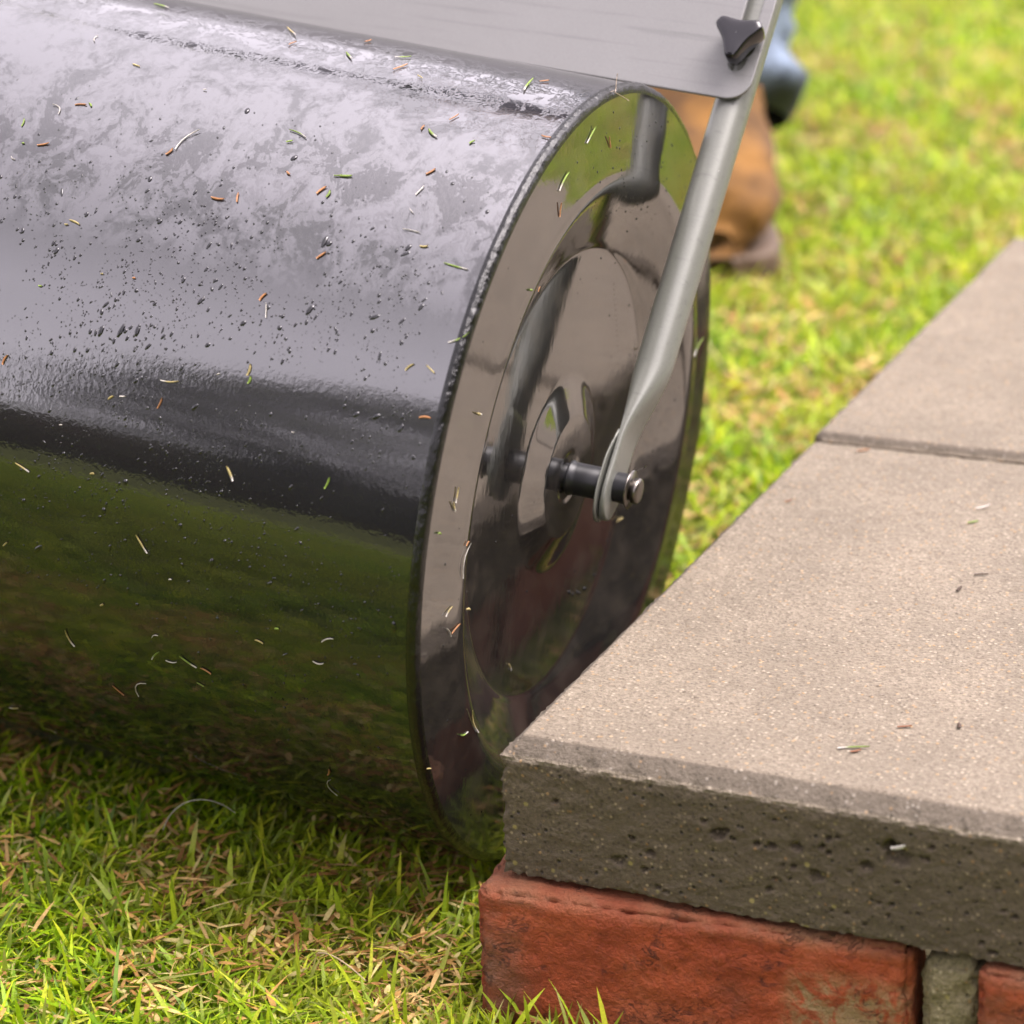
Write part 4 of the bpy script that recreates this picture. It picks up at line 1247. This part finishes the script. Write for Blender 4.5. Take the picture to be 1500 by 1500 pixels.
sh = [(nodes[i][0], tuple(np.array(nodes[i][1]) + 0.018) if isinstance(nodes[i][1], tuple) else nodes[i][1] + 0.014) for i in (0, 1, 2, 3)] + [(nodes[i][0], nodes[i][1] + 0.014) for i in (8, 9, 10, 12, 13, 14)]
skin_mesh("jacket", sh, [(0, 1), (1, 2), (2, 3), (3, 4), (4, 5), (5, 6), (3, 7), (7, 8), (8, 9)], M_SHIRT)
# fingers round each grip, one chain per finger
for hx_, hnd in ((h1, 1), (h2, -1)):
    nd, ed = [], []
    pc = (hx_[0], hx_[1] + 0.006, hx_[2] + 0.014)
    nd.append((pc, 0.018))
    for f, (dx, L_) in enumerate([(-0.028, 0.9), (-0.010, 1.0), (0.009, 0.95), (0.026, 0.8)]):
        i0 = len(nd)
        nd += [((pc[0] + dx, pc[1] - 0.018, pc[2] + 0.008), 0.0085), ((pc[0] + dx, pc[1] - 0.040 * L_, pc[2] - 0.008), 0.008), ((pc[0] + dx, pc[1] - 0.034 * L_, pc[2] - 0.032), 0.007)]
        ed += [(0, i0), (i0, i0 + 1), (i0 + 1, i0 + 2)]
    i0 = len(nd)
    nd += [((pc[0] + 0.034 * -hnd, pc[1] + 0.004, pc[2] - 0.014), 0.0095), ((pc[0] + 0.042 * -hnd, pc[1] - 0.014, pc[2] - 0.034), 0.008)]
    ed += [(0, i0), (i0, i0 + 1)]
    skin_mesh("hand", nd, ed, M_SKIN, 0, 1)
# face and hair
hd = (0.0, 0.08, 1.65)
def blob(name, c, r, mat, nn=24):
    V, F = lathe([(-math.cos(t) * r[2], max(0.0001, math.sin(t))) for t in np.linspace(0.01, math.pi - 0.01, 16)], nn)
    V = np.stack([c[0] + V[:, 1] * r[0], c[1] + V[:, 2] * r[1], c[2] + V[:, 0]], -1)
    return mesh_np(name, V, F, mat, True, person)
blob("hair", (hd[0], hd[1] + 0.022, hd[2] + 0.055), (0.092, 0.105, 0.085), M_WOOD)
for s_ in (-1, 1):
    blob("eye", (hd[0] + s_ * 0.032, hd[1] - 0.080, hd[2] - 0.005), (0.012, 0.010, 0.008), M_BLACK, 12)
    blob("ear", (hd[0] + s_ * 0.080, hd[1] + 0.01, hd[2] - 0.02), (0.010, 0.022, 0.032), M_SKIN, 12)
blob("nose", (hd[0], hd[1] - 0.095, hd[2] - 0.03), (0.014, 0.020, 0.022), M_SKIN, 12)
blob("mouth", (hd[0], hd[1] - 0.084, hd[2] - 0.068), (0.024, 0.008, 0.006), mat_plain("lips", (0.32, 0.12, 0.10), 0.5), 12)

# ------------------------------------------------------------------ hedge on the near side of the garden (seen mirrored in the drum) and its added unseen right wing
def hedge():
    g = np.random.default_rng(77)
    root = empty("hedge", (0.0, -7.5, -0.15))
    tag(root, "long dark green hedge mirrored in the drum, with an added unseen right wing", "hedge")
    n = 14500
    x = np.where(np.arange(n) < 9000, g.uniform(-14, 5.2, n), 0); z = g.uniform(0.02, 1.75, n) ** 1.0
    z = z * (1 + 0.12 * fbm(np.stack([x * 0.9, 0 * x, 0 * x], -1), 3, 3))
    y = g.normal(0.0, 0.13, n) + 0.25
    A = g.normal(size=(n, 3)); A /= np.linalg.norm(A, axis=1, keepdims=True)
    B = np.cross(A, g.normal(size=(n, 3))); B /= np.linalg.norm(B, axis=1, keepdims=True)
    yr = g.uniform(-0.2, 11.5, n); rt = np.arange(n) >= 9000
    z = np.where(rt, z * 2.7, z); x = np.where(rt, 5.2 - y, x); y = np.where(rt, yr, y)  # right wing: unseen, added tall to darken rim reflections and side light
    P = np.stack([x, y, z], -1)
    s_ = g.uniform(0.05, 0.11, n)[:, None]
    V = np.stack([P - A * s_, P + B * s_ * .45, P + A * s_, P - B * s_ * .45], 1).reshape(-1, 3)
    F = (np.array([[0, 1, 2, 3]]) + (np.arange(n) * 4)[:, None])
    c = np.array([0.07, 0.085, 0.04]) * g.uniform(0.5, 1.5, (n, 1))
    o = mesh_np("leaves", V, F, M_HEDGE, False, root, col=np.repeat(c, 4, 0))
    o["kind"] = "stuff"
    rr_ = np.array([[5.35, -0.2, 0], [5.35, 11.4, 0], [5.35, 11.4, 4.2], [5.35, -0.2, 4.2], [5.0, -0.2, 0], [5.0, 11.4, 0], [5.0, 11.4, 4.2], [5.0, -0.2, 4.2]])  # solid core of the added right wing
    mesh_np('branches', rr_, np.array([[0, 1, 2, 3], [7, 6, 5, 4], [3, 2, 6, 7], [0, 3, 7, 4], [1, 5, 6, 2]]), M_WOOD, False, root)
    xs_ = np.linspace(-14, 5.2, 60)
    top = 1.55 + 0.12 * fbm(np.stack([xs_ * 0.9, 0 * xs_, 0 * xs_], -1), 3, 3)
    rows = []
    for yy, kz in ((0.2, 0), (0.22, 1), (-0.2, 1), (-0.2, 0)):
        rows.append(np.stack([xs_, np.full(60, yy), top * kz], -1))
    V = np.stack(rows, 1).reshape(-1, 3)
    mesh_np("branches", V, grid_faces(60, 4)[:, ::-1], M_WOOD, False, root)
hedge()

def shrub():
    g = np.random.default_rng(88)
    c0 = np.array([-0.95, -3.1, -0.13])
    root = empty("shrub", tuple(c0))
    tag(root, "tall dark leafy shrub on the lawn's near side, mirrored in the drum near its rim", "shrub")
    n = 5200
    q = g.normal(size=(n, 3)); q /= np.linalg.norm(q, axis=1, keepdims=True)
    r = g.uniform(0.35, 1.0, n) ** 0.5
    P = q * r[:, None] * np.array([0.74, 0.60, 1.20]) * (1 + 0.22 * fbm(q * 2.6, 7, 3))[:, None] + np.array([0, 0, 1.45])
    A = g.normal(size=(n, 3)); A /= np.linalg.norm(A, axis=1, keepdims=True)
    B = np.cross(A, g.normal(size=(n, 3))); B /= np.linalg.norm(B, axis=1, keepdims=True)
    s_ = g.uniform(0.03, 0.065, n)[:, None]
    V = np.stack([P - A * s_, P + B * s_ * .45, P + A * s_, P - B * s_ * .45], 1).reshape(-1, 3)
    c = np.array([0.09, 0.10, 0.07]) * g.uniform(0.5, 1.5, (n, 1))
    o = mesh_np("leaves", V, np.array([[0, 1, 2, 3]]) + (np.arange(n) * 4)[:, None], M_HEDGE, False, root, col=np.repeat(c, 4, 0))
    o["kind"] = "stuff"
    for k in range(5):
        a = k * 1.3
        bar("stem", (0.05 * math.cos(a), 0.05 * math.sin(a), -0.03), (0.35 * math.cos(a), 0.3 * math.sin(a), 1.3), 0.016, M_WOOD, root, 8)
shrub()

# namesakes told apart by height on the roller
same = {}
for o in bpy.data.objects:
    if o.get("category") == "grass clipping": same.setdefault(o["label"], []).append(o)
for lab, obs in same.items():
    if len(obs) > 1:
        obs.sort(key=lambda o: -o.location.z)
        words = {2: ["higher", "lower"], 3: ["highest", "middle", "lowest"], 4: ["highest", "second highest", "second lowest", "lowest"]}[len(obs)]
        for o, w_ in zip(obs, words): o["label"] = w_ + " " + lab
